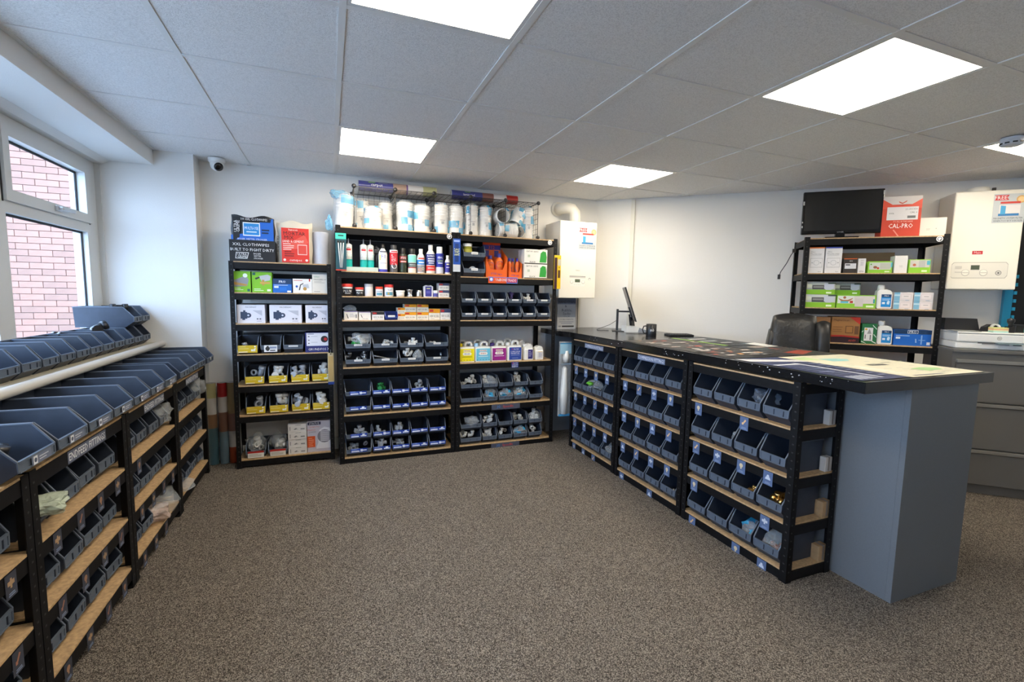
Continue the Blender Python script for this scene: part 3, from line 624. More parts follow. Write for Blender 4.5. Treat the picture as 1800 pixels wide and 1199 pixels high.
# on top of the narrow rack
z = 1.52
t = empty('wipes_carton', 'black carton of cloth wipes on top of narrow rack', 'box'); F1.put(t, .155, .0, z, .03)
bm = bm_new(); w_, h_, d_ = .29, .15, .2; box(bm, -w_/2, 0, 0, w_/2, .004, h_); box(bm, -w_/2, d_-.004, 0, w_/2, d_, h_); box(bm, -w_/2, .004, 0, -w_/2+.004, d_-.004, h_); box(bm, w_/2-.004, .004, 0, w_/2, d_-.004, h_); box(bm, -w_/2+.004, .004, 0, w_/2-.004, d_-.004, .004); obj('carton', bm, P('15161a', .5), t)
decal(t, 'printed_front', .29, .15, [('t', .47, .79, .13, 'XXL CLOTHWIPES', 'e8e8e8', .85), ('t', .5, .55, .13, 'BUILT TO FIGHT DIRTY', 'e8e8e8', .95), ('p', [(.12, .12), (.14, .42), (.42, .42), (.38, .12)], 'd0d0d0'), ('p', [(.14, .15), (.155, .39), (.4, .39), (.365, .15)], '15161a'), ('t', .27, .325, .1, 'ULTRA', 'e8e8e8', .2), ('t', .27, .21, .1, 'GRIME', 'e8e8e8', .2), ('t', .6, .37, .075, 'BIGGER', 'e0e0e0', .16), ('t', .6, .26, .075, 'WETTER', 'e0e0e0', .16), ('t', .62, .15, .075, 'STRONGER', 'e0e0e0', .2)])
def sack(name, label, cat, fr, x, y, z, w, d, h, col, m2=None, items=None, rx=0, pinch=.25, seed=1):
    t = empty(name, label, cat); fr.put(t, x, y, z)
    bm = bm_new(); rr = random.Random(seed); nx, nz = 14, 14
    def P3(u, v, s):
        ed = min(1, 4*min(u, 1-u)+.15)**.5; ez = min(1, 4*min(v, 1-v)+pinch)**.5
        wob = .006*math.sin(9*u+5*v+seed)+.004*math.sin(17*v-7*u)
        xx = (u-.5)*w*(1-.06*math.sin(PI*v)*0+.03*math.sin(11*v+seed)); th = d/2*ed*ez+wob*.5
        return Vector((xx, d/2+s*th, v*h+(.01*math.sin(9*u+seed) if v > .95 else 0)))
    for s in (-1, 1):
        g = [[bm.verts.new(P3(i/nx, j/nz, s)) for i in range(nx+1)] for j in range(nz+1)]
        for j in range(nz):
            for i in range(nx): f = bm.faces.new([g[j][i], g[j][i+1], g[j+1][i+1], g[j+1][i]]); f.smooth = True
    bmesh.ops.remove_doubles(bm, verts=bm.verts, dist=.004)
    b = obj('bag_body', bm, col, t)
    if items: decal(t, 'printed_front', w*.98, h, items, off=.001 + .010)
    if rx: t.rotation_euler.x = rx
    return t
sack('wipes_pack', 'black and blue wipes packet standing in the black wipes carton', 'packet', F1, .157, .02, z+.07, .275, .09, .25, mat('pack_black', (.015, .016, .02), .35), items=[('p', [(.0, 0), (.9, 0), (1, .25), (1, .95), (.7, .9), (.6, .62), (.3, .5), (.0, .45)], '1f66c8'), ('p', [(.05, .28), (.05, .97), (.95, .93), (.93, .84), (.6, .84), (.22, .86), (.2, .4)], '15161a'), ('r', .28, .44, .68, .82, 'e8eef4'), ('r', .3, .47, .66, .79, '2a8ad0'), ('t', .48, .66, .08, 'MULTI-USE', 'f4f8ff', .32), ('r', .36, .54, .6, .57, 'cfe4f8'), ('t', .55, .91, .065, '100 XXL CLOTHWIPES', 'f0f0f0', .62), ('t', .11, .7, .08, 'ULTRA', 'e0e0e0', .3, PI/2), ('t', .17, .7, .08, 'GRIME', 'e0e0e0', .3, PI/2), ('t', .5, .35, .05, 'BIGGER. WETTER. STRONGER.', 'e0e8f4', .7), ('r', .72, .6, .9, .64, '1b2a44'), ('r', .72, .52, .88, .56, '1b2a44')], pinch=.5)
sack('mortar_bag', 'cream and red bag of mortar mix on top of narrow rack', 'bag', F1, .43, .01, z, .235, .11, .30, mat('bag_cream', (.66, .60, .49), .7, bump=.2, bscale=14), items=[('r', .12, .01, .92, .84, 'd8352a'), ('p', [(.15, .3), (.5, .55), (.8, .7), (.9, .5), (.6, .35)], 'e0584a'), ('t', .46, .80, .05, 'hanson', 'f4e8e0', .4), ('t', .50, .71, .085, 'MORTAR', '2a1a18', .66), ('t', .34, .61, .085, 'MIX', '2a1a18', .3), ('t', .46, .52, .055, 'SAND & CEMENT', 'f6ece6', .62), *lines(.16, .5, .47, 4, .045, 'f0c8c0', .02), ('r', .58, .2, .86, .45, 'ecc0b8'), ('r', .6, .22, .84, .43, 'd8483c'), *lines(.2, .5, .28, 3, .05, '7a1a14', .02), ('t', .52, .055, .055, 'cemspec', 'f6ece6', .5), ('c', .2, .07, .03, 'f0d8d0'), ('c', .84, .07, .03, 'f0d8d0'), ('t', .03, .45, .06, 'MORTAR MIX', '2a1a18', .5, PI/2)], pinch=.35, seed=4)
t = empty('film_roll', 'white roll standing upright right of the mortar bag', 'roll'); F1.put(t, .607, .08, z)
bm = bm_new(); lathe(bm, [(.02, 0), (.055, 0), (.0565, .004), (.0565, .236), (.055, .24), (.02, .24), (.02, .0)], 24, cap=False); obj('roll', bm, mat('wrapped_white', (.70, .71, .78), .25, bump=.1, bscale=30), t); bm = bm_new(); lathe(bm, [(.058, .002), (.058, .238)], 24, cap=False); obj('film_wrap', bm, FILM, t)

# ======================================================= middle back rack
def fx2(px): return (px-600)*.00428+.09-.055
def bottle(fr, label, x, y, z, r, h, body, bands, cap=None, capm=None, shape='can', cat='bottle', items=None, name='bottle'):
    t = empty(name, label, cat); fr.put(t, x, y, z)
    bm = bm_new(); bm_ = body if not isinstance(body, str) else P(body, .35)
    if shape == 'can': pr = [(r*.96, 0), (r, .004), (r, h*.72), (r*.85, h*.76), (r*.6, h*.78)]; cp = [(r*.78, h*.76), (r*.78, h*.985), (r*.7, h), (.001, h)]
    elif shape == 'bottle': pr = [(r*.95, 0), (r, .006), (r, h*.62), (r*.85, h*.72), (r*.45, h*.82), (r*.4, h*.86)]; cp = [(r*.5, h*.84), (r*.5, h), (.001, h)]
    elif shape == 'jar': pr = [(r*.94, 0), (r, .004), (r, h*.7), (r*.94, h*.76), (r*.94, h*.8)]; cp = [(r*1.02, h*.76), (r*1.02, h*.98), (r*.95, h), (.001, h)]
    elif shape == 'tube': pr = [(r, 0), (r, h*.8), (r*.6, h*.83), (r*.22, h*.85)]; cp = [(r*.2, h*.84), (r*.1, h), (.001, h)]
    elif shape == 'tub': pr = [(r*.88, 0), (r*.95, h*.8)]; cp = [(r*1.03, h*.78), (r*1.03, h*.98), (.001, h)]
    lathe(bm, pr, 20); obj('body', bm, bm_, t)
    bm = bm_new(); lathe(bm, cp, 16, cap=False); obj('cap', bm, capm or P(cap or 'e8e8e6'), t)
    its = [('r', .5-1.5*1, a, .5+1.5*1, b, c) for a, b, c in bands]
    if its or items: decal(t, 'label', 2*r, h, its+(items or []), bend=r)
    return t
z = S2[1]; y0 = .05
for i, px in enumerate((613, 638, 650)):
    bottle(F2, 'white and teal sealant tube, %s in the clear tray' % ('left', 'middle', 'right')[i], fx2(px), .07+.012*(i == 2), z+.008, .0255, .235, 'cfd4d4', [(.02, .3, '18b0a8'), (.3, .34, '0f9890')], shape='tube', items=[('p', [(.1, .3), (.9, .3), (.9, .5), (.1, .36)], '18b0a8'), ('t', .5, .48, .11, '785', 'f0fff8', .8), ('r', .2, .62, .8, .68, 'c03a44'), ('r', .3, .7, .7, .72, '888888')], cat='sealant', name='sealant_tube')
t = empty('clear_tray', 'shallow clear tray holding sealant tubes, top shelf of middle rack', 'tray'); F2.put(t, fx2(634), .03, z)
bm = bm_new(); box(bm, -.12, 0, 0, .12, .003, .032); box(bm, -.12, .12, 0, .12, .123, .032); box(bm, -.12, .003, 0, -.117, .12, .032); box(bm, .117, .003, 0, .12, .12, .032); box(bm, -.117, .003, 0, .117, .12, .003); obj('tray_body', bm, film('frosted_plastic', 'c8d8d4', .35, .3), t)
bottle(F2, 'white can with violet base band, right of the sealant tubes', fx2(671), .06, z, .033, .215, 'e8e8e4', [(.0, .1, '3a3aa8')], cap='101014', shape='bottle', items=[('t', .5, .55, .13, 'F1', '3a3aa8', .7), ('r', .1, .7, .9, .74, '555566'), ('r', .15, .3, .85, .33, 'b0b0c0'), ('r', .05, .42, .2, .6, 'e8d060')])
bottle(F2, 'red and white spray can right of the violet-based white can', fx2(690), .06, z, .03, .21, '55555a', [(.28, .72, 'c02634'), (.72, .82, 'ece8e8')], cap='333336', items=[('t', .45, .52, .15, 'GRIPIT', 'f4e8e8', .9, PI/2), ('c', .5, .24, .1, 'cfcfd2'), ('r', .1, .74, .9, .78, 'b02030')])
bottle(F2, 'dark green and red spray can with clear black cap', fx2(707), .07, z, .028, .19, '2a3428', [(.42, .5, 'c43a34'), (.55, .68, '8c2a2c')], cap='111111', items=[('r', .1, .44, .9, .47, 'f0e0e0'), ('p', [(.1, .1), (.8, .3), (.9, .2), (.3, .08)], '6a8a50'), ('t', .5, .6, .08, 'PTFE', 'e8e8e8', .7)])
bottle(F2, 'pale teal and white spray can with black cap', fx2(723), .06, z, .032, .188, 'ddd8d0', [(.44, .74, '7fd0c0'), (.24, .42, '3a4040'), (.2, .24, 'c05a5a')], cap='151515', items=[('r', .1, .28, .9, .3, 'c8d8d0'), ('r', .1, .34, .9, .36, 'c8d8d0')])
bottle(F2, 'white and blue spray can with white cap, colourful lower label', fx2(739), .06, z, .031, .19, 'dfdfe0', [(.36, .55, '2f7fd0'), (.05, .33, '8a8d96')], shape='bottle', items=[('r', .1, .58, .9, .64, 'd04a40'), ('r', .15, .42, .85, .47, 'f4f4f8'), ('c', .3, .15, .07, 'd08a50'), ('c', .7, .2, .06, 'c0c8b0')])
bottle(F2, 'large white bottle with navy and red label', fx2(757), .06, z, .036, .225, 'e2e0dc', [(.3, .68, '2c3278'), (.1, .28, 'd83a34')], cap='e8e8e6', shape='bottle', items=[('t', .5, .61, .06, 'FLOMASTA', 'f0f0f6', .9), ('r', .1, .5, .9, .53, 'e0e0f0'), ('r', .1, .42, .9, .46, 'e0e0f0'), ('r', .2, .35, .8, .38, 'e0e0f0'), ('r', .1, .18, .8, .2, 'f8d8d0')])
bottle(F2, 'white capped blue and white can with green lettering', fx2(774), .06, z, .031, .215, 'dcdce4', [(.25, .75, '24309a'), (.05, .2, 'c8ccdc')], cap='ececec', items=[('t', .5, .6, .07, 'SEAL', 'f4f4f8', .8), ('t', .5, .48, .08, 'LEAK', 'b8d848', .8), ('r', .2, .38, .8, .41, 'e8e8f4')])
bottle(F2, 'small white and purple bottle at right end of sealant shelf', fx2(789), .06, z, .022, .15, 'e4e4ec', [(.1, .62, '3c3c9c')], shape='bottle', items=[('r', .2, .5, .8, .55, 'f0e8a0'), ('r', .2, .34, .8, .38, 'e0e0f0')])
bm = bm_new(); tube(bm, [(0, 0, 0), (.0, .0, .12), (.03, 0, .16), (-.01, 0, .19)], .012, 8); tube(bm, [(0, 0, .15), (-.04, .01, .11), (-.035, 0, .05)], .006, 6); box(bm, -.02, -.01, .14, .04, .01, .17, 0, .004); o = obj('sealant_gun', bm, BPL); F2.put(o, fx2(661), .08, z+.002); tag(o, 'black sealant gun standing between clear tray and white can', 'tool')
# hanging brush pack
t = empty('brush_pack', 'teal hanging card of white brushes on the left post', 'packet'); F2.put(t, .035, -.012, 1.47)
bm = bm_new(); box(bm, -.037, 0, 0, .037, .002, .27); obj('backing_card', bm, P('1d4c58'), t); decal(t, 'printed_card', .074, .27, [('r', 0, .84, 1, 1, '3fbfae'), ('r', .25, .92, .75, .95, '14322e'), ('r', 0, 0, 1, .03, 'c8402e')])
for q in (-.018, 0, .018):
    bm = bm_new(); tube(bm, [(q, -.006, .2), (q*.35, -.006, .02)], .0035, 6); b_ = obj('brush_handle', bm, WPL, t); bm = bm_new(); box(bm, q-.006, -.01, .2, q+.006, -.003, .215); obj('brush_head', bm, BPL, b_)
# jars
z = S2[2]
J = [(610, .052, .092, '16161a', 'd83428', 'large black jar with red lid at left end', [('r', .0, .62, 1, .74, 'ece8e4'), ('t', .5, .4, .2, 'PLUX', 'f2f2f2', .9), ('r', .25, .2, .75, .24, 'c8c8c8')]),
     (630, .04, .068, '16161a', 'd83428', 'small black jar with red lid', [('r', .0, .6, 1, .72, 'ece8e4'), ('t', .5, .38, .2, 'PLUX', 'f2f2f2', .9)]),
     (646, .04, .095, 'dedcda', 'b8bac0', 'plain white jar with grey lid', []),
     (664, .036, .075, 'e8e8ea', 'e0482c', 'small white jar with red lid and photo label', [('r', .1, .12, .9, .4, '5a90a8'), ('r', .1, .5, .9, .56, '405080')]),
     (681, .044, .094, 'e8e8ea', 'cc2c28', 'taller white jar with dark red lid', [('r', .1, .12, .9, .38, '5a90a8'), ('c', .4, .25, .09, 'b09a50'), ('t', .5, .55, .12, 'TRAP', '304070', .8)])]
for px, dm, h, col, lid, nm, its in J:
    bottle(F2, nm+' on the jar shelf', fx2(px), .05, z, dm*.92, h, col, [], cap=lid, shape='jar', cat='jar', items=its, name='jar') if False else bottle(F2, nm+' on the jar shelf', fx2(px), .06, z, dm*.78 if dm < .05 else .04, h, col, [], cap=lid, shape='jar', cat='jar', items=its, name='jar')
bottle(F2, 'low plain white tub on the jar shelf', fx2(701), .05, z, .034, .05, 'e6e4e0', [], shape='tub', cat='tub', name='tub')
for px, nm in ((718, 'wide-lipped silver steel cup'), (735, 'ribbed silver steel canister')):
    bm = bm_new(); lathe(bm, [(.024, 0), (.024, .008), (.018, .014), (.019, .045), (.024, .052), (.024, .058), (.001, .058)] if px == 718 else [(.02, 0), (.023, .01), (.021, .02), (.023, .03), (.021, .04), (.02, .055), (.001, .055)], 18); o = obj('steel_trap', bm, CHROME); F2.put(o, fx2(px), .05, z); tag(o, nm+' on the jar shelf', 'fitting')
t = empty('sealant_pouch', 'white and violet upright pack with top handle, jar shelf', 'packet'); F2.put(t, fx2(752), .04, z)
bm = bm_new(); prism(bm, [(-.036, 0), (.036, 0), (.038, .085), (.02, .095), (-.02, .095), (-.038, .085)], 'y', 0, .03); obj('pack_body', bm, P('dcdce2'), t); decal(t, 'printed_front', .076, .1, [('r', .18, .06, .84, .84, '39398e'), ('r', .3, .66, .7, .72, 'e8e890'), ('r', .28, .3, .72, .5, '5a5aae'), ('r', .35, .9, .65, .94, '777777')])
bottle(F2, 'tiny white jar with violet label on the jar shelf', fx2(766), .05, z, .019, .054, 'dcdce2', [(.1, .6, '4a4a9a')], shape='jar', cat='jar', name='jar')
RW = lambda top, tcol: [('r', 0, .66, 1, 1, tcol), ('r', .06, .72, .38, .92, 'c43434'), ('t', .5, .36, .2, 'NEW OIL SEAL', '555555', .8), ('r', .1, .12, .5, .15, '999999')]
for k in range(2): carton('small_carton', 'white and navy carton, %s of two at right end of jar shelf' % ('lower', 'upper')[k], F2, fx2(781), .03, z+k*.0575, .085, .09, .056, 'e6e4e0', RW(1, '3c4668'), 'navy striped cartons')
# small cartons
z = S2[3]
carton('small_carton', 'white carton with violet edge, leftmost on small-carton shelf', F2, fx2(615), .03, z, .098, .1, .067, 'e8e2d8', [('r', 0, .94, 1, 1, '6a4a9a'), ('p', [(.15, .7), (.2, .7), (.32, .2), (.26, .2)], '3a3a3a'), *lines(.4, .8, .7, 3, .15, '9a94a0', .04), ('r', .82, .25, .92, .65, '888')] if False else [('r', 0, .94, 1, 1, '6a4a9a'), ('p', [(.15, .7), (.2, .7), (.32, .2), (.26, .2)], '3a3a3a'), *lines(.4, .8, .7, 3, .15, '9a94a0', .04), ('r', .82, .25, .92, .65, '888888')])
bag(F2, fx2(615), .08, z+.068, .09, .07, .045, 'clear bag on the leftmost white carton with violet edge', None, 31)
carton('small_carton', 'smaller white carton with violet edge, second on its shelf', F2, fx2(638), .03, z, .087, .1, .062, 'e8e2d8', [('r', 0, .94, 1, 1, '6a4a9a'), ('p', [(.15, .7), (.2, .7), (.32, .3), (.26, .3)], '3a3a3a'), ('t', .55, .16, .12, 'TAP SEAL', '555555', .5)])
carton('small_carton', 'white carton with black and red top band, left of blue bin', F2, fx2(661), .03, z, .09, .1, .063, 'e6e4e0', RW(1, '222428'))
bin_at(F2, fx2(684), .02, z, .105, .12, .06, 'small bright blue bin among the cartons on middle rack', None, 'white', .5, .25, .32, col=1)
YW = [('r', 0, .62, 1, 1, 'eaa01c'), ('r', .06, .72, .4, .92, 'c43434'), ('t', .5, .33, .2, 'NEW OIL SEAL', '55504a', .8), ('r', .1, .1, .5, .13, '999999')]
for i, (px, ww, n, hh, wd) in enumerate(((702, .056, 2, .047, 'narrow'), (718.5, .092, 2, .061, 'first wide'), (741, .092, 2, .061, 'second wide'), (763, .09, 1, .088, 'tall'))):
    for k in range(n): carton('small_carton', 'yellow-topped carton, %s stack right of blue bin, %s box' % (wd, ('lower', 'upper')[k] if n > 1 else 'only'), F2, fx2(px), .03, z+k*(hh+.001), ww, .1, hh, 'e8e2d4', YW, 'yellow-topped cartons')
carton('small_carton', 'white and navy carton at right end of small-carton shelf', F2, fx2(784), .03, z, .082, .1, .088, 'e6e4e0', RW(1, '3c4668'))
# bins on the middle rack
zz = S2[4]
BP_ = .118
for row, rn in ((0, 'lower'), (1, 'upper')):
    for k in range(4):
        bin_at(F2, .045+.1+k*.2015, .012, zz+row*BP_, .198, .25, .112, 'wide grey bin with white tag, %s from left, %s row, middle rack' % (ORD[k+1], rn), 'wide bins on the middle rack', 'white', .3, .13, .34)
W2 = mat('white_fitting', (.75, .74, .70), .4)
fittings(F2, .145, .05, zz+BP_+.03, 7, W2, .19, .1, 'first wide bin, upper row, middle rack', 'silver-white', ('ring', 'elbow', 'coupler'), 1.1, .04)
bag(F2, .17, .06, zz+BP_+.04, .16, .12, .10, 'clear bag heaped on the first wide bin, upper row, middle rack', None, 41)
blob(F2, .135, .05, zz+BP_+.06, 'coupler', P('2f9a48'), 'green plastic fitting on first wide bin, upper row, middle rack', 1.2)
fittings(F2, .346, .05, zz+BP_+.03, 5, W2, .19, .1, 'second wide bin, upper row, middle rack', 'silver', ('ring', 'coupler'), .9, .03)
fittings(F2, .548, .05, zz+BP_+.03, 4, W2, .17, .1, 'third wide bin, upper row, middle rack', 'white', ('tee', 'coupler'), .9, .03)
fittings(F2, .75, .05, zz+BP_+.03, 2, W2, .17, .1, 'fourth wide bin, upper row, middle rack', 'pale', ('coupler',), .9, .01)
fittings(F2, .145, .05, zz+.03, 6, CHROME, .19, .1, 'first wide bin, lower row, middle rack', 'chrome', ('ring', 'elbow'), 1.1, .04)
bm = bm_new(); tube(bm, [(-.08, 0, .03), (-.04, .01, .02), (.02, 0, .005), (.08, .01, .0)], .007, 8); o = obj('braided_hose', bm, CHROME); F2.put(o, .34, .05, zz+.05); tag(o, 'braided silver hose in the second wide bin, lower row', 'hose')
fittings(F2, .548, .03, zz+.045, 5, W2, .15, .07, 'third wide bin, lower row, middle rack', 'white round', ('ring', 'ring', 'elbow'), 1.3, .04)
bag(F2, .60, .03, zz+.045, .07, .06, .075, 'clear bag poking out between third and fourth lower wide bins', None, 43)
fittings(F2, .80, .03, zz+.03, 1, CHROME, .1, .06, 'fourth wide bin, lower row, middle rack', 'dark chrome', ('ring',), 1.2, .03)
for si, sn in ((5, 'second-lowest'), (6, 'bottom')):
    for row, rn in ((0, 'lower'), (1, 'upper')):
        xs = [(.140, .20)]+[(.313+k*.1475, .146) for k in range(4)]
        for k, (xc, ww) in enumerate(xs):
            bin_at(F2, xc, .012, S2[si]+row*BP_, ww, .25, .112, 'blue-labelled bin, %s from left, %s row on %s shelf of middle rack' % (ORD[k+1], rn, sn), 'blue-labelled bins on the middle rack', ('blue', 'blue2')[(k+row+si) % 2], .62 if k == 0 else .9, .26, .25)
        if row == 1 or si == 6:
            for k in ((1, 3) if si == 5 else (0, 1, 2)):
                xc = xs[k][0]; mm, cn = ((GPL, 'grey-blue'), (mat('green_plastic', '2a8a4a'), 'green'))[si == 5 and k == 1]
                fittings(F2, xc, .06, S2[si]+row*BP_+.02, 4, mm, xs[k][1]-.02, .08, '%s %s blue-labelled bin on the %s shelf' % (ORD[k+1], rn, sn), cn, ('tee', 'coupler', 'ring'), 1.0, .04)

# ======================================================= right back rack
def fx3(px): return (px-810)*.0051+.995-.958
z = S3[1]
for row, rn in ((0, 'lower'), (1, 'upper')):
    bin_at(F3, fx3(833), .012, z+row*.13, .2, .25, .125, 'wide grey bin left of the orange display, %s of two stacked' % rn, 'two stacked bins beside the orange display', 'white', .28, .16, .34)
bottle(F3, 'yellow-green pot in the upper bin left of orange display', fx3(824), .06, z+.13+.02, .038, .12, '8a8a2c', [(.2, .6, 'b0a83a')], shape='tub', cat='tub', name='tub')
bm = bm_new(); lathe(bm, [(.03, -.012), (.03, .012), (.012, .012), (.012, -.012), (.03, -.012)], 20, axis='y', cap=False); o = obj('tape_roll', bm, GPL); F3.put(o, fx3(831), .04, z+.055); tag(o, 'grey tape roll in the lower bin left of orange display', 'tape')
def display(label, x, w, h, hb, n, z, hdr):
    t = empty('counter_display', label, 'display box'); F3.put(t, x, .03, z); OR = P('e8641a')
    bm = bm_new(); d = .16
    prism(bm, [(-w/2, 0), (w/2, 0), (w/2, h*.55), (w*.28, h*.22), (-w*.28, h*.22), (-w/2, h*.55)], 'y', 0, .002)
    prism(bm, [(0, 0), (d, 0), (d, h*.85), (0, h*.55)], 'x', -w/2, -w/2+.002); prism(bm, [(0, 0), (d, 0), (d, h*.85), (0, h*.55)], 'x', w/2-.002, w/2); box(bm, -w/2+.002, .002, 0, w/2-.002, d, .002)
    if hdr: box(bm, -w*.42, d-.02, 0, w*.42, d-.018, h)
    obj('display_tray', bm, OR, t)
    if hdr: decal(t, 'header', w*.84, h, [('r', 0, .80, 1, .93, '3a3a90'), ('t', .5, .865, .09, '312', 'e8641a', .5), ('r', 0, .93, 1, 1, 'e8501a'), ('r', .1, .6, .35, .78, '3a3a90'), ('r', .65, .6, .9, .78, '3a3a90')], loc=(0, d-.021, 0))
    decal(t, 'printed_front', w, h, [('t', .5, .09, .075, 'PTFE tape', '4a3a9a', .6)])
    return t
display('large orange shop display with header card, right back rack', fx3(872), .19, .30, .1, 3, z, True)
display('small orange shop display beside the boxed gloves', fx3(905), .12, .22, .1, 2, z, False)
for i, (px, hh) in enumerate(((864, .15), (880, .17))): bottle(F3, 'orange bottle with violet label, %s in the large orange display' % ('left', 'right')[i], fx3(px), .09, z+.003, .036, hh+.03, 'e06a1c', [(.3, .62, 'd85a18')], cap='3a3a98', shape='bottle', items=[('c', .5, .48, .2, '4a3a9a'), ('t', .5, .48, .09, 'TRAPLOC', 'f0a040', .8)])
for i, px in enumerate((897, 905, 911)): bottle(F3, 'small orange bottle with violet cap, %s in small display' % ('left', 'middle', 'right')[i], fx3(px), .07+.03*(i % 2), z+.003, .018, .165, 'e06a1c', [], cap='2c2ca8', shape='bottle', items=[('c', .5, .42, .13, '4a3a9a')])
for k in range(2):
    # the mascot is left out: a plain green patch of the same size
    carton('glove_box', 'white box of black gloves, %s of two at right end' % ('lower', 'upper')[k], F3, fx3(941), .02, z+k*.1245, .215, .14, .1235, 'e6e4dc', [('t', .34, .85, .10, 'GATOR GRIPZ', '3a3a3a', .56), ('r', .0, .0, 1, .06, '222222'), ('t', .36, .14, .1, 'BLACK', '2a2a2a', .26), ('p', [(.66, .12), (.95, .12), (.97, .5), (.93, .85), (.80, .9), (.70, .75), (.68, .4)], '2f9a3c'), ('r', .14, .45, .24, .62, 'b8c4b0')], 'stacked glove boxes')
# hanging blade pack and level
t = empty('blade_pack', 'blue and white blade packet hanging between the tall racks', 'packet'); F3.put(t, .0, -.012, 1.49)
bm = bm_new(); box(bm, -.03, 0, 0, .03, .004, .26); obj('backing_card', bm, P('c8ccd0'), t); decal(t, 'printed_card', .06, .26, [('r', 0, .22, 1, 1, '1f4fa8'), ('r', .25, .3, .75, .85, '123470'), ('t', .5, .6, .16, 'BLADE', 'e0e8b0', .9, PI/2), ('r', .1, .9, .9, .96, '9fb8e8')])
t = empty('spirit_level', 'yellow tool pack hanging on right post beside the small boiler', 'tool'); F3.put(t, .9, -.018, 1.37)
bm = bm_new(); box(bm, -.035, 0, 0, .028, .012, .29, 0, .002); obj('tool_body', bm, P('ddb81c'), t); decal(t, 'printed_front', .07, .29, [('r', .0, 0, .38, .93, '3a1a24'), ('r', .5, .33, .8, .56, '4a3020'), ('r', .45, .7, .9, .88, 'c0b8a0'), ('t', .65, .64, .06, 'A', '222222', .2)])
# shelf 2: six bins, two rows
z = S3[2]
for row, rn in ((0, 'lower'), (1, 'upper')):
    for k in range(6):
        bin_at(F3, .043+.0675+k*.1355, .012, z+row*.118, .134, .22, .112, 'grey bin with white tag, %s from left, %s row of twelve on right rack' % (ORD[k+1], rn), 'six-wide bins on the right back rack', 'white', .45, .12, .34)
fittings(F3, .043+.0675+.1355*3, .05, z+.118+.04, 5, P('3a2e60'), .12, .09, 'fourth bin, upper row of twelve, right rack', 'dark violet', s=.9, zt=.05)
fittings(F3, .043+.0675+.1355*4, .05, z+.118+.03, 4, W2, .12, .08, 'fifth bin, upper row of twelve, right rack', 'white', s=.9, zt=.03)
# jugs
def jug(fr, label, x, y, z, w, d, h, lab, capc, items, small=False):
    t = empty('jug', label, 'jug'); fr.put(t, x, y, z); B = WPL
    bm = bm_new(); box(bm, -w/2, 0, 0, w/2, d, h*.66, 0, .007)
    # shoulder rising to the handle arch on the right, with an open grip
    if not small:
        prism(bm, [(-w*.48, h*.64), (w*.48, h*.64), (w*.48, h*.93), (w*.40, h), (w*.08, h), (-w*.02, h*.90), (-w*.10, h*.76), (-w*.45, h*.74)][0:0] or [(-w*.47, h*.64), (w*.47, h*.64), (w*.47, h*.76), (-w*.10, h*.76), (-w*.44, h*.73)], 'y', d*.08, d*.92)
        tube(bm, [(w*.02, d*.5, h*.74), (w*.03, d*.5, h*.88), (w*.12, d*.5, h*.955), (w*.33, d*.5, h*.955), (w*.43, d*.5, h*.9), (w*.44, d*.5, h*.74)], [w*.10, w*.095, w*.085, w*.085, w*.09, w*.09], 10)
    else:
        prism(bm, [(-w*.45, h*.64), (w*.45, h*.64), (w*.44, h*.84), (w*.2, h*.96), (-w*.1, h*.9), (-w*.42, h*.72)], 'y', d*.1, d*.9)
    obj('body', bm, B, t)
    bm = bm_new(); lathe(bm, [(w*.15, h*.72), (w*.15, h*.90), (.001, h*.90)], 14, c=(-w*.28, d*.5, 0)); obj('cap', bm, P(capc), t)
    decal(t, 'label', w*.92, h*.62, items, loc=(0, 0, h*.06)); return t
z = S3[3]
def jl(c, t1, t2, tc): return [('r', 0, .0, 1, 1, c), ('r', .25, .78, .75, .9, 'e8e0d8'), ('t', .5, .84, .1, t1, 'c04038', .45), ('p', [(.18, .6), (.26, .72), (.74, .72), (.82, .6), (.74, .48), (.26, .48)], 'f2efe8'), ('t', .5, .6, .15, t2, tc, .5), ('r', .15, .34, .85, .38, 'f0f0f0' if c != 'f0e010' else '6a6a20'), ('c', .08, .08, .03, '333333'), ('c', .3, .1, .03, '555555'), ('c', .5, .1, .03, '555555'), ('c', .7, .1, .03, '555555'), ('c', .92, .08, .03, '333333')]
jj = [(822.5, 'f0e010', 'X100', '333333', 'yellow-labelled', 'e8d410'), (850, '6fc4e0', 'X400', 'c04038', 'light-blue-labelled', 'a8d0f0'), (878, '9a1f86', 'X800', 'b02040', 'purple-labelled', '3a2070')]
for px, c, t2, tc_, nm, cc in jj:
    jug(F3, '%s white jug in the front row of jugs' % nm, fx3(px), .02, z, .134, .16, .168, c, cc, jl(c, 'SENTINEL', t2, tc_))
    jug(F3, 'white jug standing behind the %s jug' % nm, fx3(px)-.002, .20, z, .134, .16, .168, c, cc, jl(c, 'SENTINEL', t2, tc_))
jug(F3, 'white jug with navy inhibitor label, fourth in front row', fx3(906), .02, z, .134, .16, .172, '2c4aa0', 'ecece8', [('r', .08, 0, .98, 1, '2a489e'), ('t', .6, .85, .11, 'FLOW', 'f0f0ff', .4), ('c', .3, .86, .05, 'c02a5a'), ('t', .52, .66, .11, 'CORROSION', 'f0f0ff', .7), ('t', .52, .52, .11, 'INHIBITOR', 'f0f0ff', .7), ('r', .2, .36, .85, .39, '9fb0e0'), ('r', .3, .12, .75, .15, '9fb0e0')])
jug(F3, 'white jug behind the navy inhibitor jug', fx3(906)-.002, .20, z, .134, .16, .172, '', 'ecece8', [('r', .08, 0, .98, 1, '2a489e')])
jug(F3, 'slim white jug with small violet label', fx3(932), .02, z, .085, .12, .150, '', 'dcdcdc', [('r', .38, .04, .95, .92, '332c70'), *lines(.45, .85, .75, 4, .14, 'b0b0d8', .05)], True)
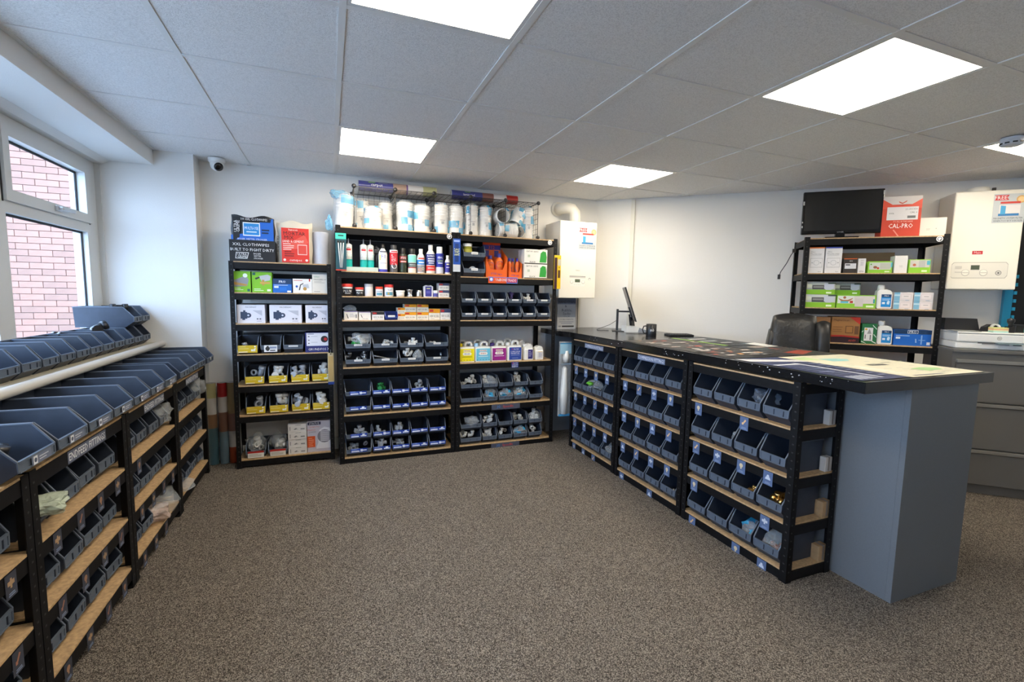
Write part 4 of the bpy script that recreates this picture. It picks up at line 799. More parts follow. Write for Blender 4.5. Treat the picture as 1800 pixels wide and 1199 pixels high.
jug(F3, 'dark-capped slim jug behind the violet-labelled slim jug', fx3(932), .20, z, .09, .12, .165, '', '2a2250', [], True)
jug(F3, 'smallest cream jug at right end of the jug shelf', fx3(952), .02, z, .075, .11, .125, '', 'ecece8', [('r', .3, .1, .9, .8, 'd8d4d4'), ('r', .3, .8, .9, .86, 'd8b060'), *lines(.36, .85, .7, 4, .12, '9a9ab8', .04)], True)
# lower bins
for si, sn in ((4, 'second-lowest'), (5, 'bottom')):
    for row, rn in ((0, 'lower'), (1, 'upper')):
        xs = [(.138, .195)]+[(.306+k*.1415, .138) for k in range(4)]
        for k, (xc, ww) in enumerate(xs):
            bin_at(F3, xc, .012, S3[si]+row*.118, ww, .25, .112, 'plain grey bin, %s from left, %s row on %s shelf of right rack' % (ORD[k+1], rn, sn), 'plain bins on the right back rack')
            dat = {(4, 1, 0): 4, (4, 1, 1): 4, (4, 1, 3): 4, (5, 0, 1): 7, (5, 0, 2): 3, (5, 0, 4): 4, (5, 1, 1): 4, (5, 1, 3): 3, (5, 0, 0): 4, (4, 0, 3): 3, (5, 1, 4): 4}.get((si, row, k), 0)
            if dat: fittings(F3, xc, .05, S3[si]+row*.118+.03, dat, W2, ww-.01, .08, '%s %s plain bin on the %s shelf' % (ORD[k+1], rn, sn), 'cream', ('elbow', 'ring', 'tee'), 1.1, .035)
for (si, row, k, bl, sd) in ((4, 0, 1, True, 51), (4, 0, 2, True, 52), (5, 1, 0, False, 53), (5, 0, 3, True, 54), (4, 1, 1, False, 55), (5, 1, 4, False, 56), (4, 0, 3, True, 57)):
    xc = .138 if k == 0 else .306+(k-1)*.1415
    bag(F3, xc+.01, .05, S3[si]+row*.118+.035, .11, .09, .085, 'clear %sbag in %s %s bin, %s shelf of right rack' % ('blue-printed ' if bl else '', ORD[k+1], ('lower', 'upper')[row], {4: 'second-lowest', 5: 'bottom'}[si]), None, sd, bl)

# ---------------------------------------------------------------- wire cage and packs on top of the tall racks
WIRE = mat('black_wire', (.012, .012, .012), .4)
CG = Frame(.19, 3.76, 0, 1.792)
t = empty('wire_cage', 'row of black wire grid cubes on top of the tall racks', 'wire shelf', CG.w(0, 0, 0))
def grid_mesh(a, b, n, m_):
    bm = bm_new(); r = .0011
    for i in range(n+1): k = (r*2 if i in (0, n) else r); x = a*i/n; box(bm, x-k, -k, 0, x+k, k, b)
    for i in range(m_+1): k = (r*2 if i in (0, m_) else r); z = b*i/m_; box(bm, 0, -k-.0004, z-k, a, k+.0004, z+k)
    return to_mesh('grid_panel', bm, WIRE)
gp = grid_mesh(.298, .30, 7, 7)
for i in range(5):
    a = obj('grid_panel', gp, None, t, (i*.3+.001, 0, .305)); a.rotation_euler.x = -PI/2          # top (lies back)
    b = obj('grid_panel', gp, None, t, (i*.3+.001, .3, .003))                                   # back
for i in range(6):
    if i in (0, 2, 3, 5, 1, 4):
        a = obj('grid_panel', gp, None, t, (i*.3, 0, .003)); a.rotation_euler.z = PI/2
bm = bm_new(); lathe(bm, [(.001, -.006), (.015, -.006), (.017, 0), (.015, .006), (.001, .006)], 14, axis='y', cap=False); cm = to_mesh('connector', bm, BPL)
for i in range(6):
    for zc in (.016, .305):
        for yc in (-.008, .3): obj('connector', cm, None, t, (i*.3, yc, zc))
RW_ = mat('rib_white', (.86, .84, .80), .4); WRAP = film('wrap_film', 'f0f4f6', .72, .1, .35)
def pan(label, x, y, z, r, h, lean=0, tilt=0, yaw=0, seed=0, big=1.12, flat=False):
    r *= 1.1
    t = empty('pan_connector', label, 'pipe connector', (x, y, z)); t.rotation_euler = (tilt, lean, yaw)
    bm = bm_new(); pr = [(r*.9, 0), (r, .01), (r, h*.16), (r*.93, h*.2), (r*.93, h*.6)]
    zc = h*.6
    for k in range(4): pr += [(r*1.0, zc+.004), (r*1.0, zc+h*.06), (r*.9, zc+h*.07), (r*.9, zc+h*.085)]; zc += h*.09
    pr += [(r*.97, h*.975), (r*.95, h), (r*.8, h), (r*.78, h*.9)]
    lathe(bm, pr, 20, cap=False); lathe(bm, [(.001, h*.9), (r*.79, h*.9)], 20, cap=False)
    obj('connector_body', bm, RW_, t)
    bm = bm_new(); rr = random.Random(seed); rings = []; n = 18; m_ = 9; r0_ = r; blue = set((rr.randrange(5), rr.randrange(9)) for _ in range(7))
    for j in range(m_+1):
        v = j/m_; ring = []
        for k in range(n):
            a = 2*PI*k/n; q = r*big*(1+.10*math.sin(3*a+seed+5*v)+.05*math.sin(7*a+9*v+seed)+rr.uniform(-.02, .03))
            if j == m_: q *= .5
            ring.append(bm.verts.new((q*math.cos(a), q*math.sin(a), -.002*0+v*(h*1.08)+.003)))
        rings.append(ring)
    for j in range(m_):
        for k in range(n):
            f = bm.faces.new([rings[j][k], rings[j][(k+1) % n], rings[j+1][(k+1) % n], rings[j+1][k]]); f.smooth = True
            if (j//2, k//2) in blue: f.material_index = 1
    obj('plastic_wrap', bm, [WRAP, FILMB], t)
    s_ = t.rotation_euler.to_matrix() @ Vector((0, 0, 0))
    o = decal(t, 'printed_label', r*1.1, h*.3, [('r', .2, .6, .8, .66, '8a8a8a'), ('r', .35, .2, .7, .5, 'a8a8a8')], bend=r*1.02, loc=(0, 0, h*.28))
    return t
PALEB = film('pale_blue_film', '7cc8ee', .6, .12, .6)
def cx(px): return .19+(px-623)*(.608/142)
ZT = 1.793
pan('white plastic-wrapped connector left of the wire cage', cx(608)-.01, 3.86, ZT, .062, .245, lean=.10, seed=1, big=1.2)
pan('wrapped connector at the back of the first wire cube, left', cx(638)+.0, 3.98, ZT, .055, .235, seed=2)
pan('short wrapped connector at the front of the first wire cube', cx(656), 3.83, ZT, .058, .165, seed=3)
pan('wrapped connector at the back of the first wire cube, right', cx(677)+.02, 3.97, ZT, .055, .23, seed=4)
pan('wrapped connector at left of the second wire cube', cx(713), 3.86, ZT, .058, .225, seed=5)
pan('wrapped connector at right of the second wire cube', cx(745), 3.87, ZT, .060, .215, seed=6)
pan('wrapped connector at left of the third wire cube', cx(781), 3.86, ZT, .055, .235, seed=7)
pan('wrapped connector at right of the third wire cube', cx(811), 3.87, ZT, .055, .235, seed=8)
pan('slim wrapped connector at left of the fourth wire cube', cx(842), 3.86, ZT, .048, .25, seed=9)
pan('slim wrapped connector at right of the fourth wire cube', cx(870), 3.87, ZT, .050, .245, seed=10)
pan('wrapped connector lying end-on, upper left in the last cube', cx(902)+.01, 3.79, ZT+.20, .056, .2, tilt=PI/2, seed=11)
bpy.context.view_layer.update()
for o_, rz in ((bpy.data.objects['pan_connector.010'], 0),): o_.rotation_euler = (-PI/2, 0, 0); o_.location = (cx(903), 3.80, ZT+.185)
o_ = pan('wrapped connector lying sideways, lower left in the last cube', cx(893), 3.83, ZT+.064, .056, .17, seed=12); o_.rotation_euler = (0, PI/2, 0)
o_ = pan('small wrapped connector with its ribbed end forward, lower right', cx(938), 3.80, ZT+.058, .046, .2, seed=13); o_.rotation_euler = (-PI/2, 0, 0)
o_ = pan('wrapped connector leaning in the upper right of the last cube', cx(925)+.03, 3.86, ZT+.125, .052, .15, seed=14); o_.rotation_euler = (-.3, .5, 0)
pan('tall wrapped connector right of the wire cage beside the boiler', cx(958)+.02, 3.9, ZT, .05, .28, seed=15, big=1.2)
bag(CG, -.11, .08, .215, .12, .09, .07, 'blue-printed film bag end above the connector left of the cage', PALEB, 61)
bag(CG, -.175, .0, -.03, .05, .04, .10, 'blue film tail hanging off the rack left of the cage', PALEB, 62)
def roll(label, x0, x1, y, z, r, bands):
    t = empty('film_carpet_roll', label, 'roll', ((x0+x1)/2, y, z)); L = x1-x0
    bm = bm_new(); lathe(bm, [(r*.55, -L/2), (r, -L/2), (r, L/2), (r*.55, L/2), (r*.55, -L/2)], 22, axis='x', cap=False); obj('roll_body', bm, P('c8c6c4', .3), t)
    bm = bm_new(); ms = []
    for a, b, c in bands:
        m = P(c, .3); ms.append(m); lathe(bm, [(r+.0006, -L/2+a*L), (r+.0006, -L/2+b*L)], 22, mi=len(ms)-1, axis='x', cap=False)
    obj('printed_sleeve', bm, ms, t); return t
ta = roll('long roll of carpet film with violet sleeve on the wire cage', .235, .85, 3.98, 2.15, .040, [(0, .43, '44468e'), (.43, .6, 'b89a88'), (.6, .62, '6a4a8a'), (.62, .82, 'd8d4d2'), (.82, 1, 'b8b88a')])
d_ = decal(ta, 'printed_text', .25, .06, [('t', .5, .55, .45, 'carpet', 'f0ecf4', .6), ('t', .35, .92, .16, 'PREMIER', '9ad84a', .3), ('t', .7, .92, .16, 'REMNANTS', '8890b0', .3), ('t', .5, .2, .16, 'PROTECTION FILM', 'c8c4e0', .7)], loc=(-.17, -.0412, -.03))
tb = roll('long roll of laminate film with red end on the wire cage', .975, 1.57, 3.96, 2.145, .038, [(0, .45, '3e4286'), (.45, .62, '8a5a50'), (.62, .82, 'd0cccc'), (.82, 1, 'a82420')])
decal(tb, 'printed_text', .25, .06, [('t', .5, .55, .3, 'laminated', 'f0ecf4', .5), ('t', .45, .9, .16, 'PREMIER', '9ad84a', .3), ('t', .5, .2, .18, 'Flooring & wood', 'c8c4e0', .7)], loc=(-.15, -.0392, -.03))
# standing rolls behind the window racks
for i, (x, bands, nm, h) in enumerate(((-.832, [(0, .45, '3f5a62'), (.45, .62, '7a5a40'), (.62, .82, 'b4b0aa'), (.82, 1, 'a8a070')], 'leftmost, pale yellow top', .62), (-.762, [(0, .40, '5c6f78'), (.40, .64, '6a4a3c'), (.64, .83, 'a8a4a0'), (.83, 1, '8c1418')], 'middle, dark red top', .62), (-.700, [(0, .2, '8a3a20'), (.2, .4, 'a8a4a0'), (.4, .62, '7a5a50'), (.62, 1, '8a7858')], 'rightmost, orange-red foot', .62))):
    t = empty('film_carpet_roll', 'film roll standing on the floor by narrow rack, %s' % nm, 'roll', (x, 4.02-.0*i, .001)); r = .031
    bm = bm_new(); lathe(bm, [(r*.5, 0), (r, 0), (r, h), (r*.5, h), (r*.5, 0)], 20, cap=False); obj('roll_body', bm, P('a8a6a4', .3), t)
    bm = bm_new(); ms = []
    for a, b, c in bands: ms.append(P(c, .3)); lathe(bm, [(r+.0006, a*h), (r+.0006, b*h)], 20, mi=len(ms)-1, cap=False)
    obj('printed_sleeve', bm, ms, t)

# ======================================================= counter
FC = [Frame(1.95, 3.565, -90), Frame(1.95, 2.855, -90), Frame(1.95, 2.145, -90)]
CN = ['farthest', 'middle', 'nearest']; SC = [.945, .73, .503, .28, .057]
for n, fr in enumerate(FC):
    t = rack('low_rack', 'low black steel rack under the counter, %s of three from the camera' % CN[n], fr, .70, .295, .95, SC); t['group'] = 'low racks under the counter'
    if n < 2: decal(t, 'sign', .28, .036, [('r', 0, 0, 1, 1, '6a7590'), ('t', .5, .5, .6, 'COMPRESSION FITTINGS', 'e6eaf4', .94)], loc=(.36, .0025, .893))
    for si in (1, 2, 3, 4):
        ks = range(4)
        if n == 2: ks = {1: (0, 2), 2: (0, 1, 2, 3), 3: (0, 3), 4: (0, 2, 3)}[si]
        if n == 1 and si == 4: ks = (0, 2)
        if n == 0 and si == 4: ks = (0, 1, 2)
        for k in ks:
            c = card_decal(t, 'pic%d' % ((k*3+si*2+n) % 4), .052, .068); c.location = (.095+k*.158, .0008, SC[si]-.078)
    for si in (1, 2, 3, 4):
        for k in range(4):
            bin_at(fr, .04+.0775+k*.155, .004, SC[si], .151, .24, .150, '%s bin from left on %s shelf of %s counter rack' % (ORD[k+1], {1: 'top', 2: 'second', 3: 'third', 4: 'bottom'}[si], CN[n]), 'bins inside the counter racks', rz=random.uniform(-.015, .015))
bx_ = lambda k: .04+.0775+k*.155
fr = FC[2]
fittings(fr, bx_(3), .04, SC[3]+.03, 6, BRASS, .14, .09, 'rightmost bin on third shelf of nearest counter rack', 'brass', ('ring', 'elbow', 'coupler'), 1.25, .03)
fittings(fr, bx_(2), .05, SC[3]+.02, 5, BRASS, .13, .08, 'third bin on third shelf of nearest counter rack', 'small brass', ('coupler', 'elbow'), .8, .02)
bag(fr, bx_(2)+.02, .07, SC[4]+.03, .11, .09, .09, 'clear bag with blue tint in third bin, bottom shelf of nearest counter rack', None, 71, True)
bag(fr, bx_(3)+.01, .07, SC[4]+.03, .12, .11, .11, 'clear bag of copper parts in rightmost bin, bottom shelf, nearest counter rack', None, 72)
fittings(fr, bx_(3), .04, SC[4]+.025, 5, COPPER, .13, .07, 'rightmost bin on the bottom shelf of nearest counter rack', 'coppery', s=.7, zt=.02)
bag(fr, bx_(2)+.03, .09, SC[1]+.04, .13, .12, .10, 'crumpled clear bag rising from third top-shelf bin, nearest counter rack', film('grey_film', '6a7484', .4, .12, .9), 73)
bag(fr, bx_(1)+.05, .09, SC[2]+.05, .07, .08, .07, 'small clear bag between second and third bins, second shelf, nearest counter rack', None, 74)
bag(FC[0], bx_(1)+.06, .05, SC[2]+.05, .15, .11, .085, 'clear bag with green print on second shelf of farthest counter rack', None, 75)
bm = bm_new(); bmesh.ops.create_icosphere(bm, subdivisions=2, radius=.028)
for v in bm.verts: v.co.z *= .6; v.co.x *= 1.2; v.co += Vector((random.uniform(-.004, .004),)*3)
o = obj('green_packet', bm, P('5aa832')); FC[0].put(o, bx_(1)+.06, -.005, SC[2]+.11); tag(o, 'bright green packet on the bag, second shelf of farthest counter rack', 'packet')
blob(FC[1], bx_(2)+.02, .06, SC[3]+.05, 'ring', BRASS, 'single brass ring in third bin, third shelf of middle counter rack', 1.2, .3)
blob(FC[1], bx_(3)+.02, .06, SC[4]+.05, 'coupler', CHROME, 'shiny metal fitting in last bin, bottom shelf of middle counter rack', .9, .3)
bag(FC[0], bx_(3), .07, SC[4]+.03, .11, .10, .10, 'clear bag in the last bin, bottom shelf of farthest counter rack', None, 76)
for si, m, sz, nm in ((1, P('cfcac4'), (.03, .045, .07), 'small white carton at rack end, top counter shelf'), (2, P('c4bfba'), (.03, .045, .07), 'small white carton at rack end, second counter shelf'), (3, CARD, (.04, .06, .075), 'small brown cardboard box at rack end, third counter shelf'), (4, CARD, (.04, .06, .075), 'small brown cardboard box at rack end, bottom counter shelf')):
    bm = bm_new(); box(bm, -sz[0]/2, 0, 0, sz[0]/2, sz[1], sz[2], 0, .002); box(bm, -sz[0]/2-.0004, sz[1]*.4, .004, sz[0]/2+.0004, sz[1]*.6, sz[2]+.0004, 1); o = obj('small_carton', bm, [m, P('8a8078')]); fr.put(o, .668, .235-sz[1]*.1, SC[si]); tag(o, nm, 'box')
CT = empty('counter', 'long black speckled counter with grey panel end beside the low racks', 'counter', (1.945, 1.175, 0))
def cxy(*p): return [(a-1.945, b-1.175) for a, b in p]
xi = lambda x: D0.y-(x-D0.x)*math.tan(DA)
bm = bm_new(); prism(bm, cxy((1.94, 1.172), (2.832, 1.172), (2.832, xi(2.832)-.005), (2.49, 4.10), (1.90, 4.10), (1.90, 3.72), (1.94, 3.60)), 'z', .955, 1.0); obj('worktop', bm, TOPM, CT)
bm = bm_new()
rc = random.Random(5)
for q in range(46):
    yy = rc.choice((1.55, 1.75, 1.35, 2.9, 3.2, 2.3))+rc.uniform(-.12, .12); zz_ = .962+rc.uniform(0, .034); a = .0012+rc.random()*.003
    quad(bm, [(-.0056, yy-1.175-a, zz_), (-.0056, yy-1.175+a*.5, zz_-a*.7), (-.0056, yy-1.175+a*1.4, zz_+a*.2), (-.0056, yy-1.175, zz_+a)])
o = obj('edge_chip', bm, SCRATCH, CT); o['kind'] = 'stuff'
bm = bm_new(); box(bm, 2.262-1.945, 1.185-1.175, .0, 2.75-1.945, 1.207-1.175, .954); obj('end_panel', bm, GREYP, CT)
bm = bm_new(); box(bm, 2.262-1.945, 1.2075-1.175, .0, 2.284-1.945, 3.96-1.175, .954); obj('side_panel', bm, GREYP, CT)
bm = bm_new(); box(bm, 1.90-1.945, 3.97-1.175, .10, 2.49-1.945, 3.99-1.175, .954); obj('back_panel', bm, GREYP, CT); bm = bm_new(); box(bm, 1.93-1.945, 4.0-1.175, .0, 2.49-1.945, 4.02-1.175, .098); obj('plinth', bm, GREYP, CT)
bm = bm_new(); box(bm, 2.732-1.945, 1.2075-1.175, 0, 2.75-1.945, 1.26-1.175, .954); obj('end_panel_return', bm, GREYP, CT)
# printed mats lying on the counter
def sheet(label, x0, y0, x1, y1, items, z=1.0005, th=.0012):
    t = empty('counter_mat', label, 'mat', ((x0+x1)/2, y0, z)); w_, h_ = x1-x0, y1-y0
    bm = bm_new(); box(bm, -w_/2, 0, 0, w_/2, h_, th); obj('mat_sheet', bm, P('1a1b1e', .3), t); decal(t, 'printed_sheet', w_, h_, items, face='top', off=th); return t
rs = random.Random(9); it = []
for q in range(70): a, b = rs.uniform(.03, .8), rs.uniform(.03, .9); it.append(('r', a, b, a+rs.uniform(.04, .16), b+rs.uniform(.01, .035), rs.choice(('e0dcd8', 'c84a30', 'd89a5a', 'e8d8d0', '8a5040', '5a4038', '404448', 'd8cfc4'))))
sheet('dark printed counter mat with photos, nearest the middle rack', 1.965, 1.86, 2.43, 2.83, [('r', 0, 0, 1, 1, '23211f')]+it)
it = [('r', 0, 0, 1, 1, '15181a'), ('r', .04, .02, .12, .98, '8fc030'), ('r', .25, .75, .7, .82, 'dcdcdc'), ('r', .2, .5, .6, .56, 'c8d0d0'), ('r', .4, .3, .7, .34, 'e0e0e0'), ('r', .65, .1, .95, .2, '50606a')]
it += [('r', .15+.13*(q % 5), .08+.11*(q//5), .25+.13*(q % 5), .095+.11*(q//5), '5f6a6c') for q in range(40)]
sheet('black mat with green stripe along the back of the counter', 2.44, 2.36, 2.80, 2.92, it)
it = [('r', 0, 0, 1, 1, '24282a'), ('p', [(.3, .1), (.9, .3), (.8, .45), (.2, .3)], 'a83c28'), ('r', .1, .6, .5, .66, '3f5a5a'), ('p', [(.3, .75), (.7, .8), (.6, .9), (.25, .86)], 'b0a090'), ('r', .5, .55, .6, .7, 'b04a38')]
it += [('r', .12+.2*(q % 4), .06+.07*(q//4), .26+.2*(q % 4), .075+.07*(q//4), rs.choice(('5a6464', '8a8880', '6a4a40'))) for q in range(48)]
sheet('dark mat with red print behind the photo mat on the counter', 2.44, 1.84, 2.80, 2.34, it)
it = [('r', 0, 0, 1, 1, '20284a'), ('r', 0, 0, 1, 1, '2a3358'), ('p', [(.0, .85), (1, .72), (1, .82), (0, 1)], 'c8c8cc'), ('r', .55, .05, .62, .7, 'b8bcc8'), ('r', .05, .62, .6, .66, 'c4c8d2'), ('r', .12, .3, .4, .33, '8a94b8')]+[('r', .06+.1*q, .03, .13+.1*q, .14, 'a8b0c4') for q in range(4)]
it += [('r', .1, .2+.05*q, .1+rs.uniform(.2, .4), .212+.05*q, '6f789a') for q in range(8)]+[('r', .68, .1+.07*q, .68+rs.uniform(.1, .28), .118+.07*q, '7f88a8') for q in range(8)]
sheet('navy printed mat at the near end of the counter', 1.965, 1.20, 2.27, 1.835, it)
it = [('r', 0, 0, 1, 1, 'd2ceb8'), ('p', [(.3, .82), (.52, .80), (.6, .74), (.48, .66), (.28, .68)], '8cc0c0'), ('p', [(.05, .9), (.3, .95), (.25, .75), (.05, .8)], 'b4cc94'), ('p', [(.55, .14), (.8, .16), (.86, .22), (.7, .27), (.5, .24)], '98c484'), ('r', .35, .42, .6, .48, '5a5a58'), ('r', .65, .5, .8, .52, '8a8a80'), ('r', .05, .1, .2, .5, 'dcd8c8'), ('r', .1, .03, .5, .05, '8a8a90')]
it += [('r', a, b, a+rs.uniform(.04, .12), b+rs.uniform(.004, .01), rs.choice(('9a9a90', 'b0b4a8', '8aa0a0', 'a8b890'))) for a, b in ((rs.uniform(.04, .86), rs.uniform(.04, .94)) for q in range(50))]
sheet('cream and green map mat at the near end of the counter', 2.275, 1.195, 2.80, 1.835, it)
bm = bm_new(); quad(bm, [(0, 0, 0), (.12, .02, 0), (.13, .22, .004), (.02, .2, 0)]); box(bm, 0, 0, 0, .001, .001, .0005); o = obj('paper', bm, P('dcdcda')); o.location = (2.66, 2.22, 1.005); tag(o, 'loose white paper on the counter in front of the chair', 'paper')
# monitor
mx, my = 2.53, 3.60
t = empty('computer_monitor', 'black monitor seen edge-on at the far end of the counter', 'monitor', (mx, my, 1.0), math.radians(58))
bm = bm_new(); prism(bm, [(-.072, .10), (-.058, .10), (.042, .395), (.030, .397)], 'x', -.24, .24); obj('screen', bm, BPL, t)
bm = bm_new(); box(bm, -.09, -.02, 0, .09, .13, .006, 0, .002); obj('stand_base', bm, BPL, t)
bm = bm_new(); box(bm, -.025, .075, .006, .025, .095, .20, 0, .003); box(bm, -.02, -.02, .172, .02, .09, .186); prism(bm, [(-.05, .13), (-.035, .13), (-.005, .22), (-.018, .22)], 'x', -.04, .04); obj('stand_arm', bm, BPL, t)
for n_ in [c for c in t.children]: pass
# white till base with phone, mug, tray
t = empty('card_terminal', 'white desk unit in front of the monitor on the counter', 'desk unit', (2.45, 3.49, 1.0), -.25)
bm = bm_new(); prism(bm, [(0, 0), (.2, 0), (.2, .02), (.12, .05), (.0, .055)], 'y', 0, .12); obj('unit_body', bm, WPL, t); bm = bm_new(); prism(bm, [(.11, .002), (.19, .002), (.19, .018), (.12, .04)], 'y', -.002, 0); obj('dark_panel', bm, P('8a8f98'), t)
t = empty('cordless_phone', 'black cordless phone standing in its cradle by the monitor', 'phone', (2.62, 3.62, 1.0), .3); bm = bm_new(); box(bm, -.04, -.03, 0, .04, .05, .035, 0, .006); obj('cradle', bm, WPL, t); bm = bm_new(); prism(bm, [(0, .036), (.024, .036), (.044, .15), (.025, .155)], 'x', -.023, .023); obj('handset', bm, BPL, t)
t = empty('mug', 'black mug with white lettering on the counter', 'mug', (2.44, 3.13, 1.0), -.45)
bm = bm_new(); lathe(bm, [(.001, 0), (.04, 0), (.041, .002), (.041, .095), (.038, .097), (.037, .093), (.037, .006), (.001, .005)], 24, cap=False); obj('cup', bm, BPL, t)
bm = bm_new(); tube(bm, [(-.04, 0, .08), (-.06, 0, .078), (-.07, 0, .05), (-.06, 0, .022), (-.04, 0, .02)], .005, 8); obj('handle', bm, BPL, t); decal(t, 'lettering', .06, .03, [('t', .5, .5, .8, 'mb', 'e8e8e8', .5)], bend=.041, loc=(0, 0, .035))
t = empty('black_keyboard', 'flat black tray-like keyboard right of the mug', 'keyboard', (2.56, 3.05, 1.0), -.35); bm = bm_new(); prism(bm, [(0, 0), (.14, 0), (.14, .022), (0, .012)], 'y', -.0, .0001) if False else box(bm, 0, 0, 0, .20, .13, .016, 0, .003); obj('keyboard_body', bm, BPL, t)
bm = bm_new()
for a in range(8):
    for b in range(4): box(bm, .008+a*.023, .01+b*.028, .0162, .027+a*.023, .034+b*.028, .019)
o = obj('keys', bm, P('202022'), t); o['kind'] = 'stuff'
bm = bm_new(); tube(bm, [(2.38, 3.66, 1.004), (2.30, 3.72, 1.004), (2.34, 3.80, 1.003), (2.44, 3.74, 1.05), (2.50, 3.70, 1.10)], .0022, 6); tube(bm, [(2.36, 3.36, 1.003), (2.42, 3.30, 1.003), (2.5, 3.28, 1.003), (2.55, 3.2, 1.003)], .002, 6); o = obj('cable', bm, BPL); tag(o, 'thin black cable looping on the counter behind the monitor', 'cable')
# hanging long package at the far end of the low racks
t = empty('hanging_package', 'long clear package with blue header hanging by the farthest counter rack', 'packet', (1.925, 3.60, .255), math.radians(-4))
bm = bm_new(); box(bm, -.065, 0, 0, .065, .03, .66, 0, .006); obj('film_pouch', bm, FILM, t)
bm = bm_new(); lathe(bm, [(.03, .02), (.034, .2), (.022, .42), (.012, .44)], 14, c=(-.01, .015, 0)); lathe(bm, [(.022, .48), (.03, .52), (.02, .58)], 14, c=(.0, .015, 0)); obj('white_part', bm, WPL, t)
decal(t, 'printed_header', .13, .66, [('r', 0, .84, 1, .97, '9fc8dc'), ('r', .0, .97, 1, .985, '2f80b0'), ('r', .0, 0, 1, .03, '48a0d8'), ('p', [(.45, .1), (.5, .1), (.62, .45), (.58, .45)], '3a6ac0'), ('r', .1, .70, .9, .71, '9ab0c0')])
# rubble sack packet
t = empty('rubble_sack_packet', 'silver packet of rubble sacks standing below the small boiler', 'packet', (2.085, 3.93, 1.0005)); bm = bm_new(); prism(bm, [(-.10, 0), (.10, 0), (.095, .29), (-.095, .29)], 'y', 0, .03); obj('packet_body', bm, P('8f96a2', .3), t)
decal(t, 'printed_front', .19, .29, [('r', 0, 0, 1, .38, 'c0c2c4'), ('r', 0, .80, 1, 1, '59647c'), ('t', .5, .88, .09, 'HANDYMAN', '20283c', .9), ('t', .45, .74, .08, '&', '2a3246', .2), ('t', .5, .61, .09, 'Rubble', '2a3246', .6), ('t', .5, .50, .09, 'Sacks', '2a3246', .5), ('t', .5, .41, .05, '17 x 24', '3a4256', .45), ('t', .5, .31, .04, 'DOUBLE STRENGTH', '4a5266', .75), ('r', .1, .22, .9, .24, '8a90a0'), ('r', .2, .17, .8, .19, '8a90a0'), ('r', .25, .06, .92, .11, '3a3a3c'), ('r', .06, .06, .2, .11, '8a8f98')])
# small boiler on the back wall
t = empty('wall_boiler', 'cream wall boiler with leaflet on the back wall beside the tall racks', 'boiler', (2.118, 3.80, 1.292))
bm = bm_new(); box(bm, -.188, 0, 0, .188, .305, .688, 0, .006); obj('casing', bm, WPLC, t)
decal(t, 'control_panel', .376, .688, [('r', .28, .285, .72, .292, '777777'), ('r', .28, .268, .72, .285, 'c8c4bc'), ('r', .30, .16, .70, .262, 'eeeae0'), ('r', .43, .21, .57, .25, '56604a'), ('c', .34, .215, .024, 'b8b4ac'), ('c', .34, .217, .02, 'f0ece4'), ('c', .655, .215, .024, 'b8b4ac'), ('c', .655, .217, .02, 'f0ece4'), ('t', .5, .365, .018, 'MAIN', '8a8a88', .2), ('c', .83, .255, .017, '777777'), ('c', .83, .252, .013, 'e8e4da'), *[('c', .42+.05*q, .178, .003, '888888') for q in range(4)]])
def leaflet(t, w, h, loc): return decal(t, 'leaflet', w, h, [('r', 0, 0, 1, 1, 'c3c8ca'), ('p', [(.03, .78), (.03, .96), (.48, .96), (.42, .87), (.48, .78)], 'cc3438'), ('t', .22, .87, .12, 'FREE', 'f4eeee', .38), ('c', .85, .80, .13, 'd8a868'), ('c', .85, .80, .09, 'e8c890'), ('r', .22, .66, .84, .73, 'd04840'), ('r', .2, .3, .85, .62, 'e0dcda'), ('r', .18, .24, .82, .32, '3a7ab0'), ('p', [(.24, .3), (.4, .3), (.4, .58), (.24, .6)], '48a0d0'), ('t', .5, .16, .06, 'MAGNETIC SYSTEM FILTER', '4a5054', .9), ('t', .5, .07, .06, 'WHEN YOU BUY A BOILER', '5a6064', .9)], loc=loc)
leaflet(t, .182, .196, (.09, -.0008, .445))
bm = bm_new(); tube(bm, [(0, 0, 0), (0, 0, .06), (-.004, .0, .10), (-.03, .008, .135), (-.07, .03, .145), (-.10, .08, .145), (-.11, .13, .145)], [.05]*7, 18); lathe(bm, [(.03, -.005), (.066, -.005), (.066, .005), (.03, .005)], 20, c=(-.112, .142, .148), axis='y'); o = obj('flue_elbow', bm, WPLC); o.parent = t; o.location = (.04, .155, .69)
bm = bm_new(); box(bm, .1, .05, .688, .13, .08, .70); box(bm, .14, .06, .688, .155, .075, .70); obj('pipe_stub', bm, CHROME, t)

# ======================================================= right side: diagonal wall
O_ = D0+DT*1.715+DN*.45
FDR = Frame(O_.x, O_.y, -42); SD = [1.79, 1.523, 1.257, .987, .52, .06]
rd = rack('tall_rack', 'tall black rack with television on top, against diagonal wall', FDR, .895, .40, 1.80, SD, badge=(.835, 1.745))
def ct(name, label, x0, x1, z, h, d, col, items, y=.03, cat='box'):
    return carton(name, label, FDR, (x0+x1)/2, y, z, x1-x0-.004, d, h, col, items, cat=cat)
z = SD[1]
TH = lambda c: [('r', 0, .95, 1, 1, c), ('t', .25, .82, .055, 'Hive', '8a8a88', .35), ('t', .45, .74, .06, 'Thermostat', '8a8a88', .75), ('r', .1, .67, .8, .68, 'b0b0b0'), ('r', .1, .22, .9, .58, 'b0aeac'), ('r', .12, .235, .88, .565, 'e4e2e0'), ('c', .5, .4, .1, 'b8b8b8'), ('c', .5, .4, .085, 'e4e2e0'), ('c', .22, .4, .02, '999999'), ('c', .78, .4, .02, '999999'), ('t', .75, .06, .045, 'hive', '666666', .3)]
ct('thermostat_box', 'white thermostat box with orange top edge', .040, .145, z, .2, .09, 'e4e2e0', TH('e87a30'))
ct('thermostat_box', 'white thermostat box with blue top edge', .150, .262, z, .2, .09, 'e4e2e0', TH('4858b8'))
